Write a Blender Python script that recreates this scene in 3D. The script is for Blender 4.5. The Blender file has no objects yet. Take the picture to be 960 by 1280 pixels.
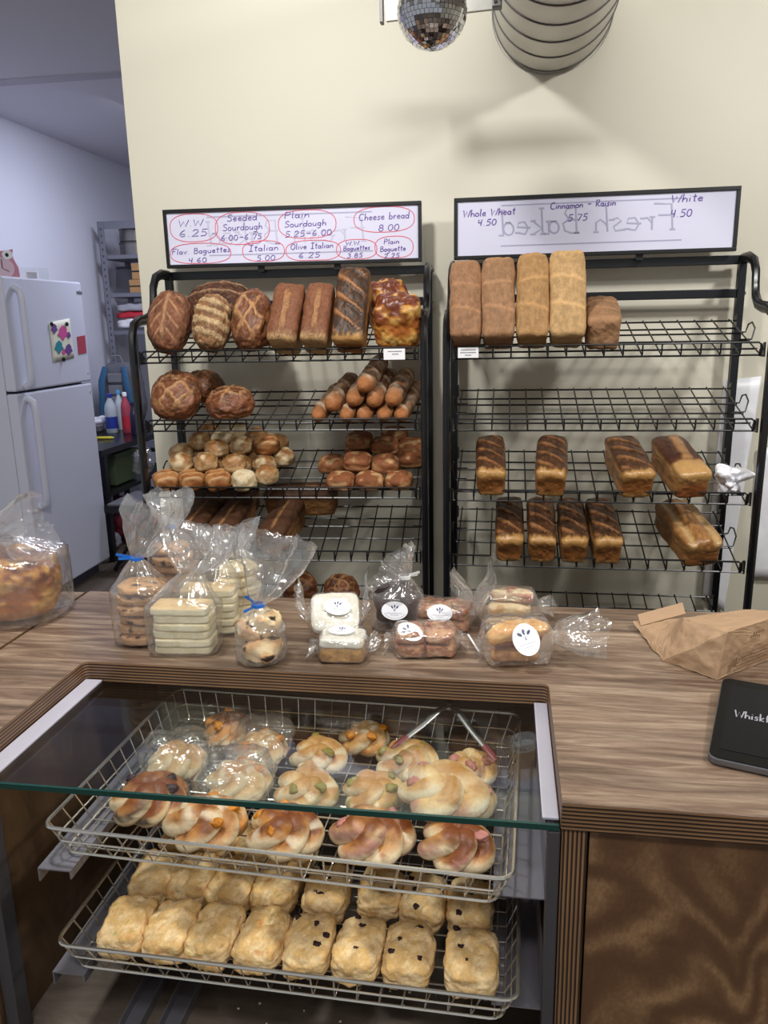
import bpy, bmesh, math, random
import numpy as np
from mathutils import Matrix, Vector, Euler

scene = bpy.context.scene
COL = scene.collection
pi = math.pi
# ------------------------------------------------------------------ camera
EYE = 1.53
FPX = 976.085
_p, _r, _y = math.radians(13.7236), math.radians(-1.16438), math.radians(8.93662)
_fwd = Vector((-math.sin(_y)*math.cos(_p), math.cos(_y)*math.cos(_p), -math.sin(_p)))
_right = Vector((math.cos(_y), math.sin(_y), 0)); _up = _right.cross(_fwd)
_r2 = math.cos(_r)*_right + math.sin(_r)*_up
_u2 = -math.sin(_r)*_right + math.cos(_r)*_up
cam_d = bpy.data.cameras.new('camera'); cam = bpy.data.objects.new('camera', cam_d); COL.objects.link(cam)
cam_d.sensor_fit = 'HORIZONTAL'; cam_d.sensor_width = 36; cam_d.lens = 36*FPX/960; cam_d.clip_start = .02
cam.matrix_world = Matrix(((_r2.x, _u2.x, -_fwd.x, 0), (_r2.y, _u2.y, -_fwd.y, 0), (_r2.z, _u2.z, -_fwd.z, EYE), (0, 0, 0, 1)))
scene.camera = cam

def P(px, py, Y=None, X=None, z=None):
    d = _r2*((px-480)/FPX) - _u2*((py-640)/FPX) + _fwd
    t = Y/d.y if Y is not None else (X/d.x if X is not None else (z-EYE)/d.z)
    return Vector((0, 0, EYE)) + d*t

# ------------------------------------------------------------------ world, lamps, exposure
w = bpy.data.worlds.new('world'); scene.world = w; w.use_nodes = True
w.node_tree.nodes['Background'].inputs[0].default_value = (.93, .97, 1.0, 1)
w.node_tree.nodes['Background'].inputs[1].default_value = .36
vs = scene.view_settings
vs.view_transform = 'Standard'; vs.look = 'None'; vs.gamma = 1; vs.use_curve_mapping = False; vs.exposure = 0.12
scene.cycles.transparent_max_bounces = 24; scene.cycles.max_bounces = 10

def area(name, loc, target, sx, sy, power, col):
    l = bpy.data.lights.new(name, 'AREA'); l.shape = 'RECTANGLE'; l.size = sx; l.size_y = sy; l.energy = power; l.color = col
    o = bpy.data.objects.new(name, l); COL.objects.link(o); o.location = loc
    o.rotation_euler = (Vector(target)-Vector(loc)).to_track_quat('-Z', 'Y').to_euler(); return o
area('pendant_lamp_shop_left', (-.75, 1.15, 2.85), (-.6, 1.9, .9), .2, .2, 27, (1, .985, .96))
area('pendant_lamp_shop_right', (1.35, 0.95, 2.75), (.7, 1.9, .9), .2, .2, 28, (1, .985, .96))
area('ceiling_lamp_shop_front', (.1, -.7, 3.28), (0, .9, .9), 1.2, .4, 46, (1, .985, .96))
area('ceiling_lamp_kitchen', (-2.0, 5.0, 2.82), (-2.3, 5.0, 0), .3, 1.2, 36, (.80, .84, 1))

# ------------------------------------------------------------------ materials
def lin(c):
    if isinstance(c, str):
        c = [int(c[i:i+2], 16) for i in (1, 3, 5)]
    return tuple(((v/255)/12.92 if v/255 <= .04045 else ((v/255+.055)/1.055)**2.4) for v in c)
MATS = {}
def new_mat(name):
    m = bpy.data.materials.new(name); m.use_nodes = True; MATS[name] = m
    nt = m.node_tree; b = nt.nodes['Principled BSDF']
    return m, nt, b
def N(nt, t, **kw):
    n = nt.nodes.new(t)
    for k, v in kw.items():
        if k.startswith('i_'):
            key = k[2:]
            n.inputs[int(key) if key.isdigit() else key.replace('_', ' ')].default_value = v
        else: setattr(n, k, v)
    return n
def ramp(nt, stops):
    r = N(nt, 'ShaderNodeValToRGB'); e = r.color_ramp.elements
    while len(e) < len(stops): e.new(.5)
    for i, (p, c) in enumerate(stops):
        e[i].position = p; e[i].color = (*lin(c), 1)
    return r
def coords(nt, kind='Object', scale=(1, 1, 1), rot=(0, 0, 0)):
    t = N(nt, 'ShaderNodeTexCoord'); m = N(nt, 'ShaderNodeMapping')
    m.inputs['Scale'].default_value = scale; m.inputs['Rotation'].default_value = rot
    if kind == 'World':
        g = N(nt, 'ShaderNodeNewGeometry'); nt.links.new(g.outputs['Position'], m.inputs[0])
    else: nt.links.new(t.outputs[kind], m.inputs[0])
    return m.outputs[0]
def add_bump(nt, b, src, strength=.2, dist=.002):
    bp = N(nt, 'ShaderNodeBump'); bp.inputs['Strength'].default_value = strength; bp.inputs['Distance'].default_value = dist
    nt.links.new(src, bp.inputs['Height']); nt.links.new(bp.outputs[0], b.inputs['Normal'])
def plain(name, c, rough=.5, metal=0, var=.08, scale=30, bump=0, spec=.5, coat=0):
    m, nt, b = new_mat(name); c = lin(c)
    b.inputs['Roughness'].default_value = rough; b.inputs['Metallic'].default_value = metal
    b.inputs['Specular IOR Level'].default_value = spec; b.inputs['Coat Weight'].default_value = coat
    n = N(nt, 'ShaderNodeTexNoise', i_Scale=scale, i_Detail=4.0); nt.links.new(coords(nt), n.inputs['Vector'])
    mr = N(nt, 'ShaderNodeMapRange', i_3=1-var, i_4=1+var); nt.links.new(n.outputs[0], mr.inputs[0])
    mx = N(nt, 'ShaderNodeVectorMath', operation='SCALE', i_0=c); nt.links.new(mr.outputs[0], mx.inputs['Scale'])
    nt.links.new(mx.outputs[0], b.inputs['Base Color'])
    if bump: add_bump(nt, b, n.outputs[0], bump)
    return m
def wood(name, stops, scale=(1.2, 14, 14), rough=.42, streak=.5, kind='World', warp=1.2, bump=.06):
    m, nt, b = new_mat(name); v = coords(nt, kind, scale)
    n = N(nt, 'ShaderNodeTexNoise', i_Scale=2.2, i_Detail=8.0, i_Roughness=.62, i_Distortion=warp); nt.links.new(v, n.inputs['Vector'])
    n2 = N(nt, 'ShaderNodeTexNoise', i_Scale=14.0, i_Detail=5.0, i_Roughness=.7); nt.links.new(v, n2.inputs['Vector'])
    mx = N(nt, 'ShaderNodeMix', i_0=streak*.5); nt.links.new(n.outputs[0], mx.inputs[2]); nt.links.new(n2.outputs[0], mx.inputs[3])
    r = ramp(nt, stops); nt.links.new(mx.outputs[0], r.inputs[0])
    n3 = N(nt, 'ShaderNodeTexNoise', i_Scale=1.1, i_Detail=3.0, i_Distortion=.6); nt.links.new(v, n3.inputs['Vector']); b3 = N(nt, 'ShaderNodeMapRange', i_1=.3, i_2=.7, i_3=.72, i_4=1.22); nt.links.new(n3.outputs[0], b3.inputs[0])
    s3 = N(nt, 'ShaderNodeVectorMath', operation='SCALE'); nt.links.new(r.outputs[0], s3.inputs[0]); nt.links.new(b3.outputs[0], s3.inputs['Scale']); nt.links.new(s3.outputs[0], b.inputs['Base Color'])
    b.inputs['Roughness'].default_value = rough; add_bump(nt, b, n2.outputs[0], bump, .001)
    return m
def figured(name):
    m, nt, b = new_mat(name); v = coords(nt, 'World', (3.0, 3.0, 1.9))
    n = N(nt, 'ShaderNodeTexNoise', i_Scale=1.5, i_Detail=3.0, i_Roughness=.42, i_Distortion=.5); nt.links.new(v, n.inputs['Vector'])
    n2 = N(nt, 'ShaderNodeTexNoise', i_Scale=60.0, i_Detail=6.0, i_Roughness=.7); nt.links.new(v, n2.inputs['Vector'])
    mu = N(nt, 'ShaderNodeMath', operation='MULTIPLY', i_1=70.0); nt.links.new(n.outputs[0], mu.inputs[0])
    si = N(nt, 'ShaderNodeMath', operation='SINE'); nt.links.new(mu.outputs[0], si.inputs[0])
    m1 = N(nt, 'ShaderNodeMapRange', i_1=-1.0, i_2=1.0); nt.links.new(si.outputs[0], m1.inputs[0])
    n3 = N(nt, 'ShaderNodeTexNoise', i_Scale=4.0, i_Detail=2.0); nt.links.new(v, n3.inputs['Vector'])
    ma = N(nt, 'ShaderNodeMath', operation='MULTIPLY'); nt.links.new(m1.outputs[0], ma.inputs[0]); nt.links.new(n3.outputs[0], ma.inputs[1])
    mx = N(nt, 'ShaderNodeMix', i_0=.42); nt.links.new(ma.outputs[0], mx.inputs[2]); nt.links.new(n2.outputs[0], mx.inputs[3])
    r = ramp(nt, [(.10, '#543a27'), (.32, '#664830'), (.46, '#785a3f'), (.60, '#967552')])
    nt.links.new(mx.outputs[0], r.inputs[0]); nt.links.new(r.outputs[0], b.inputs['Base Color']); b.inputs['Roughness'].default_value = .45
    return m
def plies(name, axis, pitch):
    m, nt, b = new_mat(name)
    g = N(nt, 'ShaderNodeNewGeometry'); s = N(nt, 'ShaderNodeSeparateXYZ'); nt.links.new(g.outputs['Position'], s.inputs[0])
    n = N(nt, 'ShaderNodeTexNoise', i_Scale=18.0, i_Detail=4.0); nt.links.new(g.outputs['Position'], n.inputs['Vector'])
    a = N(nt, 'ShaderNodeMath', operation='MULTIPLY_ADD', i_1=.0012); nt.links.new(n.outputs[0], a.inputs[0]); nt.links.new(s.outputs[axis], a.inputs[2])
    d = N(nt, 'ShaderNodeMath', operation='DIVIDE', i_1=pitch); nt.links.new(a.outputs[0], d.inputs[0])
    f = N(nt, 'ShaderNodeMath', operation='FRACT'); nt.links.new(d.outputs[0], f.inputs[0])
    r = ramp(nt, [(.0, '#2a1c15'), (.42, '#35241a'), (.55, '#a17c58'), (.9, '#7d5b3f')])
    nt.links.new(f.outputs[0], r.inputs[0])
    n2 = N(nt, 'ShaderNodeTexNoise', i_Scale=9.0, i_Detail=5.0); nt.links.new(g.outputs['Position'], n2.inputs['Vector'])
    mr = N(nt, 'ShaderNodeMapRange', i_3=.45, i_4=1.3); nt.links.new(n2.outputs[0], mr.inputs[0])
    mx = N(nt, 'ShaderNodeVectorMath', operation='SCALE'); nt.links.new(r.outputs[0], mx.inputs[0]); nt.links.new(mr.outputs[0], mx.inputs['Scale'])
    nt.links.new(mx.outputs[0], b.inputs['Base Color']); b.inputs['Roughness'].default_value = .5
    add_bump(nt, b, f.outputs[0], .3, .001); return m
def crust(name, rough=.55, bump=.25, scale=60, var=.28, spec=.4, speck=None):
    m, nt, b = new_mat(name)
    at = N(nt, 'ShaderNodeAttribute', attribute_name='Col'); v = coords(nt)
    n = N(nt, 'ShaderNodeTexNoise', i_Scale=float(scale), i_Detail=6.0, i_Roughness=.65); nt.links.new(v, n.inputs['Vector'])
    nb = N(nt, 'ShaderNodeTexNoise', i_Scale=float(scale)*5.0, i_Detail=3.0, i_Roughness=.7); nt.links.new(v, nb.inputs['Vector'])
    na = N(nt, 'ShaderNodeMix', i_0=.5); nt.links.new(n.outputs[0], na.inputs[2]); nt.links.new(nb.outputs[0], na.inputs[3])
    mr = N(nt, 'ShaderNodeMapRange', i_1=.28, i_2=.72, i_3=1-var*1.15, i_4=1+var*1.15); nt.links.new(na.outputs[0], mr.inputs[0])
    mx = N(nt, 'ShaderNodeVectorMath', operation='SCALE'); nt.links.new(at.outputs[0], mx.inputs[0]); nt.links.new(mr.outputs[0], mx.inputs['Scale'])
    out = mx.outputs[0]
    if speck:
        vo = N(nt, 'ShaderNodeTexVoronoi', i_Scale=float(speck[1]), i_Randomness=1.0); nt.links.new(v, vo.inputs['Vector'])
        lt = N(nt, 'ShaderNodeMath', operation='LESS_THAN', i_1=speck[2]); nt.links.new(vo.outputs[0], lt.inputs[0])
        mi = N(nt, 'ShaderNodeMix', data_type='RGBA'); nt.links.new(lt.outputs[0], mi.inputs[0]); nt.links.new(out, mi.inputs[6]); mi.inputs[7].default_value = (*lin(speck[0]), 1)
        out = mi.outputs[2]
    nt.links.new(out, b.inputs['Base Color']); b.inputs['Roughness'].default_value = rough; b.inputs['Specular IOR Level'].default_value = spec
    n3 = N(nt, 'ShaderNodeTexNoise', i_Scale=float(scale)*4, i_Detail=3.0); nt.links.new(v, n3.inputs['Vector'])
    add_bump(nt, b, n3.outputs[0], bump, .002); return m
def film(name, base=.10, haze=.06, rough=.12, bscale=26, bstr=.8, tint=(1, 1, 1)):
    m = bpy.data.materials.new(name); m.use_nodes = True; MATS[name] = m; nt = m.node_tree; nt.nodes.clear()
    out = N(nt, 'ShaderNodeOutputMaterial'); tr = N(nt, 'ShaderNodeBsdfTransparent'); tr.inputs[0].default_value = (*tint, 1)
    gl = N(nt, 'ShaderNodeBsdfGlossy'); gl.inputs['Roughness'].default_value = rough; gl.inputs[0].default_value = (1, 1, 1, 1)
    df = N(nt, 'ShaderNodeBsdfDiffuse'); df.inputs[0].default_value = (.95, .95, .97, 1)
    tl = N(nt, 'ShaderNodeBsdfTranslucent'); tl.inputs[0].default_value = (.95, .95, .97, 1)
    v = coords(nt)
    n = N(nt, 'ShaderNodeTexVoronoi', feature='DISTANCE_TO_EDGE', i_Scale=float(bscale)); 
    wn = N(nt, 'ShaderNodeTexNoise', i_Scale=bscale*.6, i_Detail=3.0); nt.links.new(v, wn.inputs['Vector'])
    ad = N(nt, 'ShaderNodeMix', data_type='RGBA', blend_type='ADD', i_0=.09); nt.links.new(v, ad.inputs[6]); nt.links.new(wn.outputs[1], ad.inputs[7]); nt.links.new(ad.outputs[2], n.inputs['Vector'])
    bp = N(nt, 'ShaderNodeBump', i_Strength=bstr, i_Distance=.004); nt.links.new(n.outputs[0], bp.inputs['Height'])
    nt.links.new(bp.outputs[0], gl.inputs['Normal'])
    lw = N(nt, 'ShaderNodeLayerWeight', i_Blend=.5); nt.links.new(bp.outputs[0], lw.inputs['Normal'])
    pw = N(nt, 'ShaderNodeMath', operation='POWER', i_1=2.2); nt.links.new(lw.outputs['Facing'], pw.inputs[0])
    mr = N(nt, 'ShaderNodeMapRange', i_3=base, i_4=.85); nt.links.new(pw.outputs[0], mr.inputs[0])
    md = N(nt, 'ShaderNodeMixShader', i_0=.5); nt.links.new(df.outputs[0], md.inputs[1]); nt.links.new(tl.outputs[0], md.inputs[2])
    m1 = N(nt, 'ShaderNodeMixShader', i_0=haze); nt.links.new(tr.outputs[0], m1.inputs[1]); nt.links.new(md.outputs[0], m1.inputs[2])
    m2 = N(nt, 'ShaderNodeMixShader'); nt.links.new(mr.outputs[0], m2.inputs[0]); nt.links.new(m1.outputs[0], m2.inputs[1]); nt.links.new(gl.outputs[0], m2.inputs[2])
    nt.links.new(m2.outputs[0], out.inputs[0]); return m
def clear_glass(name, tint=(.93, .97, .95), fac=1.0):
    m = bpy.data.materials.new(name); m.use_nodes = True; MATS[name] = m; nt = m.node_tree; nt.nodes.clear()
    out = N(nt, 'ShaderNodeOutputMaterial'); tr = N(nt, 'ShaderNodeBsdfTransparent'); tr.inputs[0].default_value = (*tint, 1)
    gl = N(nt, 'ShaderNodeBsdfGlossy'); gl.inputs['Roughness'].default_value = .02
    lw = N(nt, 'ShaderNodeLayerWeight', i_Blend=.5); pw = N(nt, 'ShaderNodeMath', operation='POWER', i_1=4.5); nt.links.new(lw.outputs['Facing'], pw.inputs[0]); fr = N(nt, 'ShaderNodeMapRange', i_3=.035, i_4=.95); nt.links.new(pw.outputs[0], fr.inputs[0]); m2 = N(nt, 'ShaderNodeMixShader')
    nt.links.new(fr.outputs[0], m2.inputs[0]); nt.links.new(tr.outputs[0], m2.inputs[1]); nt.links.new(gl.outputs[0], m2.inputs[2]); nt.links.new(m2.outputs[0], out.inputs[0])
    return m

plain('cream_paint', '#d3cebd', .55, var=.02, scale=3)
plain('kitchen_paint', '#dcdcea', .42, var=.02, scale=2)
plain('ceiling_paint', '#e2e1ea', .8, var=.03, scale=2)
plain('joint_strip', '#c3c2cc', .6)
wood('floor_planks', [(.3, '#4a4038'), (.6, '#6a5d52'), (.8, '#7d7064')], (9, 1.2, 9), .5)
wood('worktop_wood', [(.30, '#43332a'), (.45, '#675344'), (.57, '#877361'), (.72, '#b09d89')], (1.6, 17, 17), .32)
wood('case_wood', [(.3, '#3d2c1e'), (.55, '#5a4430'), (.75, '#6b5440')], (3, 3, 1.6), .38, warp=2.5)
wood('deck_wood', [(.3, '#4a4038'), (.55, '#63584f'), (.75, '#786c62')], (2, 9, 9), .5)
figured('panel_wood')
plies('ply_edge_z', 2, .0056); plies('ply_edge_x', 0, .0056)
plain('black_enamel', '#0c0d12', .28, var=.1, spec=.6)
plain('black_wire', '#0d0d10', .35, spec=.5)
plain('chrome_wire', '#d6d2ca', .25, .9)
plain('steel', '#8f8d8c', .38, 1, scale=8, bump=.02)
plain('grey_metal', '#8b8993', .45, .6, scale=10)
plain('pale_metal', '#c9c7d6', .35, .3, scale=10)
plain('galvanised', '#c6c4bd', .42, .55, var=.16, scale=14)
plain('bracket_metal', '#a09e98', .45, .5, var=.2, scale=16); plain('seam_dark', '#6c6a69', .5, .6)
plain('board_white', '#d3d2e6', .18, var=.015, scale=5)
plain('board_ghost_faint', '#bcbbd1', .3); plain('post_metal', '#57555a', .45, .5); plain('board_ghost', '#a5a4bd', .3, var=.05)
plain('ink_purple', '#5d3f93', .5); plain('ink_red', '#d4465a', .5)
plain('frame_black', '#0e0e10', .35)
plain('tag_white', '#efeef0', .5, var=.02); plain('tag_ink', '#6d6d72', .6)
plain('sticker_white', '#f1f2f7', .35, var=.02); plain('logo_blue', '#39406b', .5); plain('logo_grey', '#8b90a6', .5)
plain('tie_blue', '#1f6fd0', .4); plain('tie_white', '#e6e6e6', .5)
plain('tablet_black', '#0a0a10', .2, spec=.12); plain('tablet_bezel', '#060608', .25, spec=.12); plain('tablet_edge', '#77777c', .35, .7); plain('tablet_text', '#9a9aa2', .5)
plain('tip_red', '#6d2530', .4); plain('kraft', '#a98a6c', .75, var=.06, scale=50, bump=.1); plain('kraft_ink', '#7d5f45', .7)
plain('white_plastic', '#eeeef4', .4); plain('fridge_white', '#d3d5e6', .35, var=.02, scale=4); plain('fridge_gap', '#4a4b58', .6)
plain('glass_edge', '#173f3a', .15, spec=.6)
clear_glass('glass', (.965, .985, .975))
film('bag_film', .13, .10, .17, 26, 1.0); film('wrap_film', .12, .08, .14, 34, 1.0)
crust('crust', .5, .25, 55, .22); crust('crust_knot', .45, .3, 40, .2, .4); crust('crust_gloss', .36, .2, 45, .2, .5); crust('crust_flour', .7, .35, 70, .3, .25)
crust('crust_seed', .6, .5, 90, .35, .3, ('#3b2a1c', 190, .22)); crust('scone_crust', .65, .6, 55, .24, .25); crust('sweet', .6, .3, 80, .18, .3)
crust('frosting', .5, .1, 30, .04, .3); crust('crumb', .8, .8, 120, .4, .2)
plain('mirror', '#d5d5dc', .06, 1, var=.02); plain('paper_cream', '#e6e3d2', .6); plain('paint_pink', '#d4559c', .6); plain('paint_teal', '#2d8c9c', .6); plain('paint_purple', '#6d4a93', .6)
plain('card_red', '#b04456', .5); plain('card_bright_red', '#c22a3c', .5); plain('clock_pink', '#c98a9c', .3); plain('dial_pink', '#d9bcc8', .4); plain('shelf_grey', '#7d7f8a', .5, .3); plain('cardboard', '#b4895c', .8)
plain('bag_grey', '#a9a9b2', .35); plain('pack_grey', '#5f6068', .8); plain('pack_light', '#7b7c84', .8); plain('pack_blue', '#2f5f86', .7); plain('bottle_clear', '#b9c3cc', .15); plain('bottle_blue', '#2a3f9c', .3); plain('bottle_sky', '#4f9fd6', .3); plain('bottle_purple', '#2d2447', .3); plain('marker_yellow', '#e2d43a', .4); plain('box_green', '#4d5d3c', .6)
# ------------------------------------------------------------------ mesh helpers
TM = {}
def link(o, parent=None, M=None):
    COL.objects.link(o)
    if parent is not None:
        o.parent = parent
    TM[o.name] = TM[parent.name].copy() if parent is not None else (M.copy() if M is not None else Matrix.Identity(4))
    if parent is None and M is not None: o.matrix_world = M
    return o
def tag(o, label=None, cat=None, group=None, kind=None):
    if label: o['label'] = label
    if cat: o['category'] = cat
    if group: o['group'] = group
    if kind: o['kind'] = kind
    return o
def thing(name, label, cat, loc=(0, 0, 0), rotz=0, group=None, M=None):
    o = bpy.data.objects.new(name, None); o.empty_display_size = .05
    if M is None: M = Matrix.Translation(loc) @ Matrix.Rotation(rotz, 4, 'Z')
    link(o, None, M); return tag(o, label, cat, group)
def np_obj(name, V, F, mat, parent=None, M=None, smooth=True, cols=None, world=False, mats=None, midx=None):
    V = np.asarray(V, dtype=np.float64)
    if world:
        T = TM[parent.name] if parent is not None else (M if M is not None else Matrix.Identity(4))
        A = np.array(T.inverted()); V = V @ A[:3, :3].T + A[:3, 3]
    me = bpy.data.meshes.new(name)
    me.from_pydata(V.tolist(), [], F if isinstance(F, list) else F.tolist())
    for m in ([mat] if mats is None else mats): me.materials.append(MATS[m])
    if midx is not None: me.polygons.foreach_set('material_index', np.asarray(midx, dtype=np.int32))
    me.polygons.foreach_set('use_smooth', np.full(len(me.polygons), bool(smooth)))
    if cols is not None:
        a = me.color_attributes.new('Col', 'FLOAT_COLOR', 'POINT')
        c4 = np.ones((len(V), 4), dtype=np.float32); c4[:, :3] = cols; a.data.foreach_set('color', c4.ravel())
    me.update()
    return link(bpy.data.objects.new(name, me), parent, M)
class MB:
    def __init__(s): s.v = []; s.f = []; s.m = []; s.cm = 0
    def add(s, vs, fs):
        b = len(s.v); s.v += [tuple(x) for x in vs]; s.f += [[b+i for i in f] for f in fs]; s.m += [s.cm]*len(fs); return s
    def box(s, x0, y0, z0, x1, y1, z1, M=None):
        vs = [Vector((x, y, z)) for z in (z0, z1) for y in (y0, y1) for x in (x0, x1)]
        if M is not None: vs = [M @ v for v in vs]
        return s.add(vs, [(0, 2, 3, 1), (4, 5, 7, 6), (0, 1, 5, 4), (2, 6, 7, 3), (0, 4, 6, 2), (1, 3, 7, 5)])
    def bar(s, a, b, wx, wy, up=(0, 0, 1)):
        a = Vector(a); b = Vector(b); d = (b-a).normalized(); u = Vector(up)
        if abs(d.dot(u)) > .95: u = Vector((1, 0, 0))
        x = d.cross(u).normalized(); y = x.cross(d)
        vs = [p + x*sx*wx/2 + y*sy*wy/2 for p in (a, b) for sy in (-1, 1) for sx in (-1, 1)]
        return s.add(vs, [(0, 2, 3, 1), (4, 5, 7, 6), (0, 1, 5, 4), (2, 6, 7, 3), (0, 4, 6, 2), (1, 3, 7, 5)])
    def tube(s, path, r, n=6, closed=False, flat=1.0, ref=(0, 0, 1)):
        pts = [Vector(p) for p in path]; k = len(pts); vs = []; prev = None
        for i, p in enumerate(pts):
            a = pts[(i-1) % k] if (closed or i > 0) else p; b = pts[(i+1) % k] if (closed or i < k-1) else p
            t = (b-a).normalized(); u = Vector(ref) if prev is None else prev
            if abs(t.dot(u)) > .97: u = Vector((1, 0, 0)) if abs(t.x) < .9 else Vector((0, 1, 0))
            x = t.cross(u).normalized(); y = x.cross(t).normalized(); prev = y
            rr = r[i] if isinstance(r, (list, tuple)) else r
            vs += [p + x*math.cos(2*pi*j/n)*rr + y*math.sin(2*pi*j/n)*rr*flat for j in range(n)]
        fs = [(i*n+j, i*n+(j+1) % n, ((i+1) % k)*n+(j+1) % n, ((i+1) % k)*n+j) for i in range(k if closed else k-1) for j in range(n)]
        if not closed: fs += [tuple(range(n))[::-1], tuple((k-1)*n+j for j in range(n))]
        return s.add(vs, fs)
    def lathe(s, prof, n=24, c=(0, 0, 0), M=None, caps=True):
        vs = []
        for r, z in prof:
            for j in range(n):
                v = Vector((c[0]+r*math.cos(2*pi*j/n), c[1]+r*math.sin(2*pi*j/n), c[2]+z)); vs.append(M @ v if M is not None else v)
        k = len(prof); fs = [(i*n+j, i*n+(j+1) % n, (i+1)*n+(j+1) % n, (i+1)*n+j) for i in range(k-1) for j in range(n)]
        if caps: fs += [tuple(range(n))[::-1], tuple((k-1)*n+j for j in range(n))]
        return s.add(vs, fs)
    def prism(s, poly, h0, h1, M=None):
        k = len(poly); vs = [Vector((x, y, h)) for h in (h0, h1) for x, y in poly]
        if M is not None: vs = [M @ v for v in vs]
        return s.add(vs, [tuple(range(k))[::-1], tuple(range(k, 2*k))] + [(i, (i+1) % k, k+(i+1) % k, k+i) for i in range(k)])
    def build(s, name, mat, parent=None, M=None, smooth=False, world=True, bevel=0, mats=None):
        o = np_obj(name, np.array(s.v), s.f, mat, parent, M, smooth, None, world, mats, s.m if mats else None)
        if smooth:
            o.data.set_sharp_from_angle(angle=.7)
        if bevel:
            b = o.modifiers.new('bevel', 'BEVEL'); b.width = bevel; b.segments = 2; b.limit_method = 'ANGLE'
        return o
def rrect(x0, y0, x1, y1, r, n=5):
    out = []
    for cx, cy, a in ((x1-r, y0+r, -pi/2), (x1-r, y1-r, 0), (x0+r, y1-r, pi/2), (x0+r, y0+r, pi)):
        out += [(cx+r*math.cos(a+pi/2*i/n), cy+r*math.sin(a+pi/2*i/n)) for i in range(n+1)]
    return out
# numpy value noise
def _h(i, j, k, s):
    n = (i.astype(np.int64)*374761393 + j.astype(np.int64)*668265263 + k.astype(np.int64)*2147483647 + s*974634) & 0x7fffffff
    n = ((n ^ (n >> 13))*1274126177) & 0x7fffffff; n = (n ^ (n >> 16))
    return (n & 0xffff)/65535.0
def vnoise(Pn, f, s=0):
    q = Pn*f + 100.3; i = np.floor(q); t = q-i; t = t*t*(3-2*t); i = i.astype(np.int64); r = 0
    for a in (0, 1):
        for b in (0, 1):
            for c in (0, 1):
                wgt = (t[:, 0] if a else 1-t[:, 0])*(t[:, 1] if b else 1-t[:, 1])*(t[:, 2] if c else 1-t[:, 2])
                r = r + wgt*_h(i[:, 0]+a, i[:, 1]+b, i[:, 2]+c, s)
    return r*2-1
def fbm(Pn, f, s=0, o=3): return sum(vnoise(Pn, f*2**k, s+k)*.5**k for k in range(o))
def sstep(a, b, x): t = np.clip((x-a)/(b-a), 0, 1); return t*t*(3-2*t)
def mixc(c0, c1, t):
    c0 = np.asarray(c0); c1 = np.asarray(c1); t = np.asarray(t)[:, None]; return c0*(1-t) + c1*t
L = lambda h: np.array(lin(h))
_cs = {}
def cubesphere(n):
    if n in _cs: return _cs[n]
    vs = []; fs = []; g = np.tan(np.linspace(-pi/4, pi/4, n+1))
    for ax in range(3):
        for sg in (-1, 1):
            b = len(vs)*0 + sum(len(x) for x in vs); A, B = np.meshgrid(g, g, indexing='ij'); q = np.zeros(((n+1)**2, 3))
            q[:, ax] = sg; q[:, (ax+1) % 3] = A.ravel(); q[:, (ax+2) % 3] = B.ravel(); vs.append(q)
            for i in range(n):
                for j in range(n):
                    f = [b+i*(n+1)+j, b+(i+1)*(n+1)+j, b+(i+1)*(n+1)+j+1, b+i*(n+1)+j+1]; fs.append(f if sg > 0 else f[::-1])
    V = np.concatenate(vs); F = np.array(fs)
    _, idx, inv = np.unique(np.round(V, 5), axis=0, return_index=True, return_inverse=True)
    _cs[n] = (V[idx], inv.ravel()[F]); return _cs[n]
def superq(hx, hy, hz, p=4, n=18):
    D, F = cubesphere(n); D = D/np.linalg.norm(D, axis=1)[:, None]
    r = (np.abs(D)**p).sum(1)**(-1/p); return D*r[:, None]*np.array([hx, hy, hz]), F, D*r[:, None]

# ------------------------------------------------------------------ the room
def struct(name, mb, mat, **k): o = mb.build(name, mat, **k); o['kind'] = 'structure'; return o
WY = 2.6
struct('floor', MB().box(-3.4, -2.5, -.06, 3.4, 7.6, 0), 'floor_planks')
struct('wall_back', MB().box(-1.229, WY, 0, 3.4, WY+.13, 3.35), 'cream_paint')
struct('wall_left', MB().box(-3.35, 2.73, 0, -3.25, 7.6, 2.9), 'kitchen_paint')
struct('wall_far', MB().box(-3.25, 7.5, 0, 3.4, 7.6, 2.9), 'kitchen_paint')
struct('wall_header', MB().box(-3.35, WY, 2.95, -1.229, WY+.13, 3.35), 'cream_paint')
struct('ceiling', MB().box(-3.25, 4.34, 2.86, 3.4, 7.5, 2.95).box(-3.35, 2.73, 2.845, 3.4, 4.34, 2.95), 'ceiling_paint')
struct('trim_1', MB().box(-3.25, 4.30, 2.838, 3.4, 4.40, 2.8605), 'joint_strip')
struct('ceiling_shop', MB().box(-3.4, -2.5, 3.35, 3.4, WY+.13, 3.42), 'cream_paint')
struct('wall_right', MB().box(3.3, -2.5, 0, 3.4, WY, 3.35), 'cream_paint')

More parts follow.
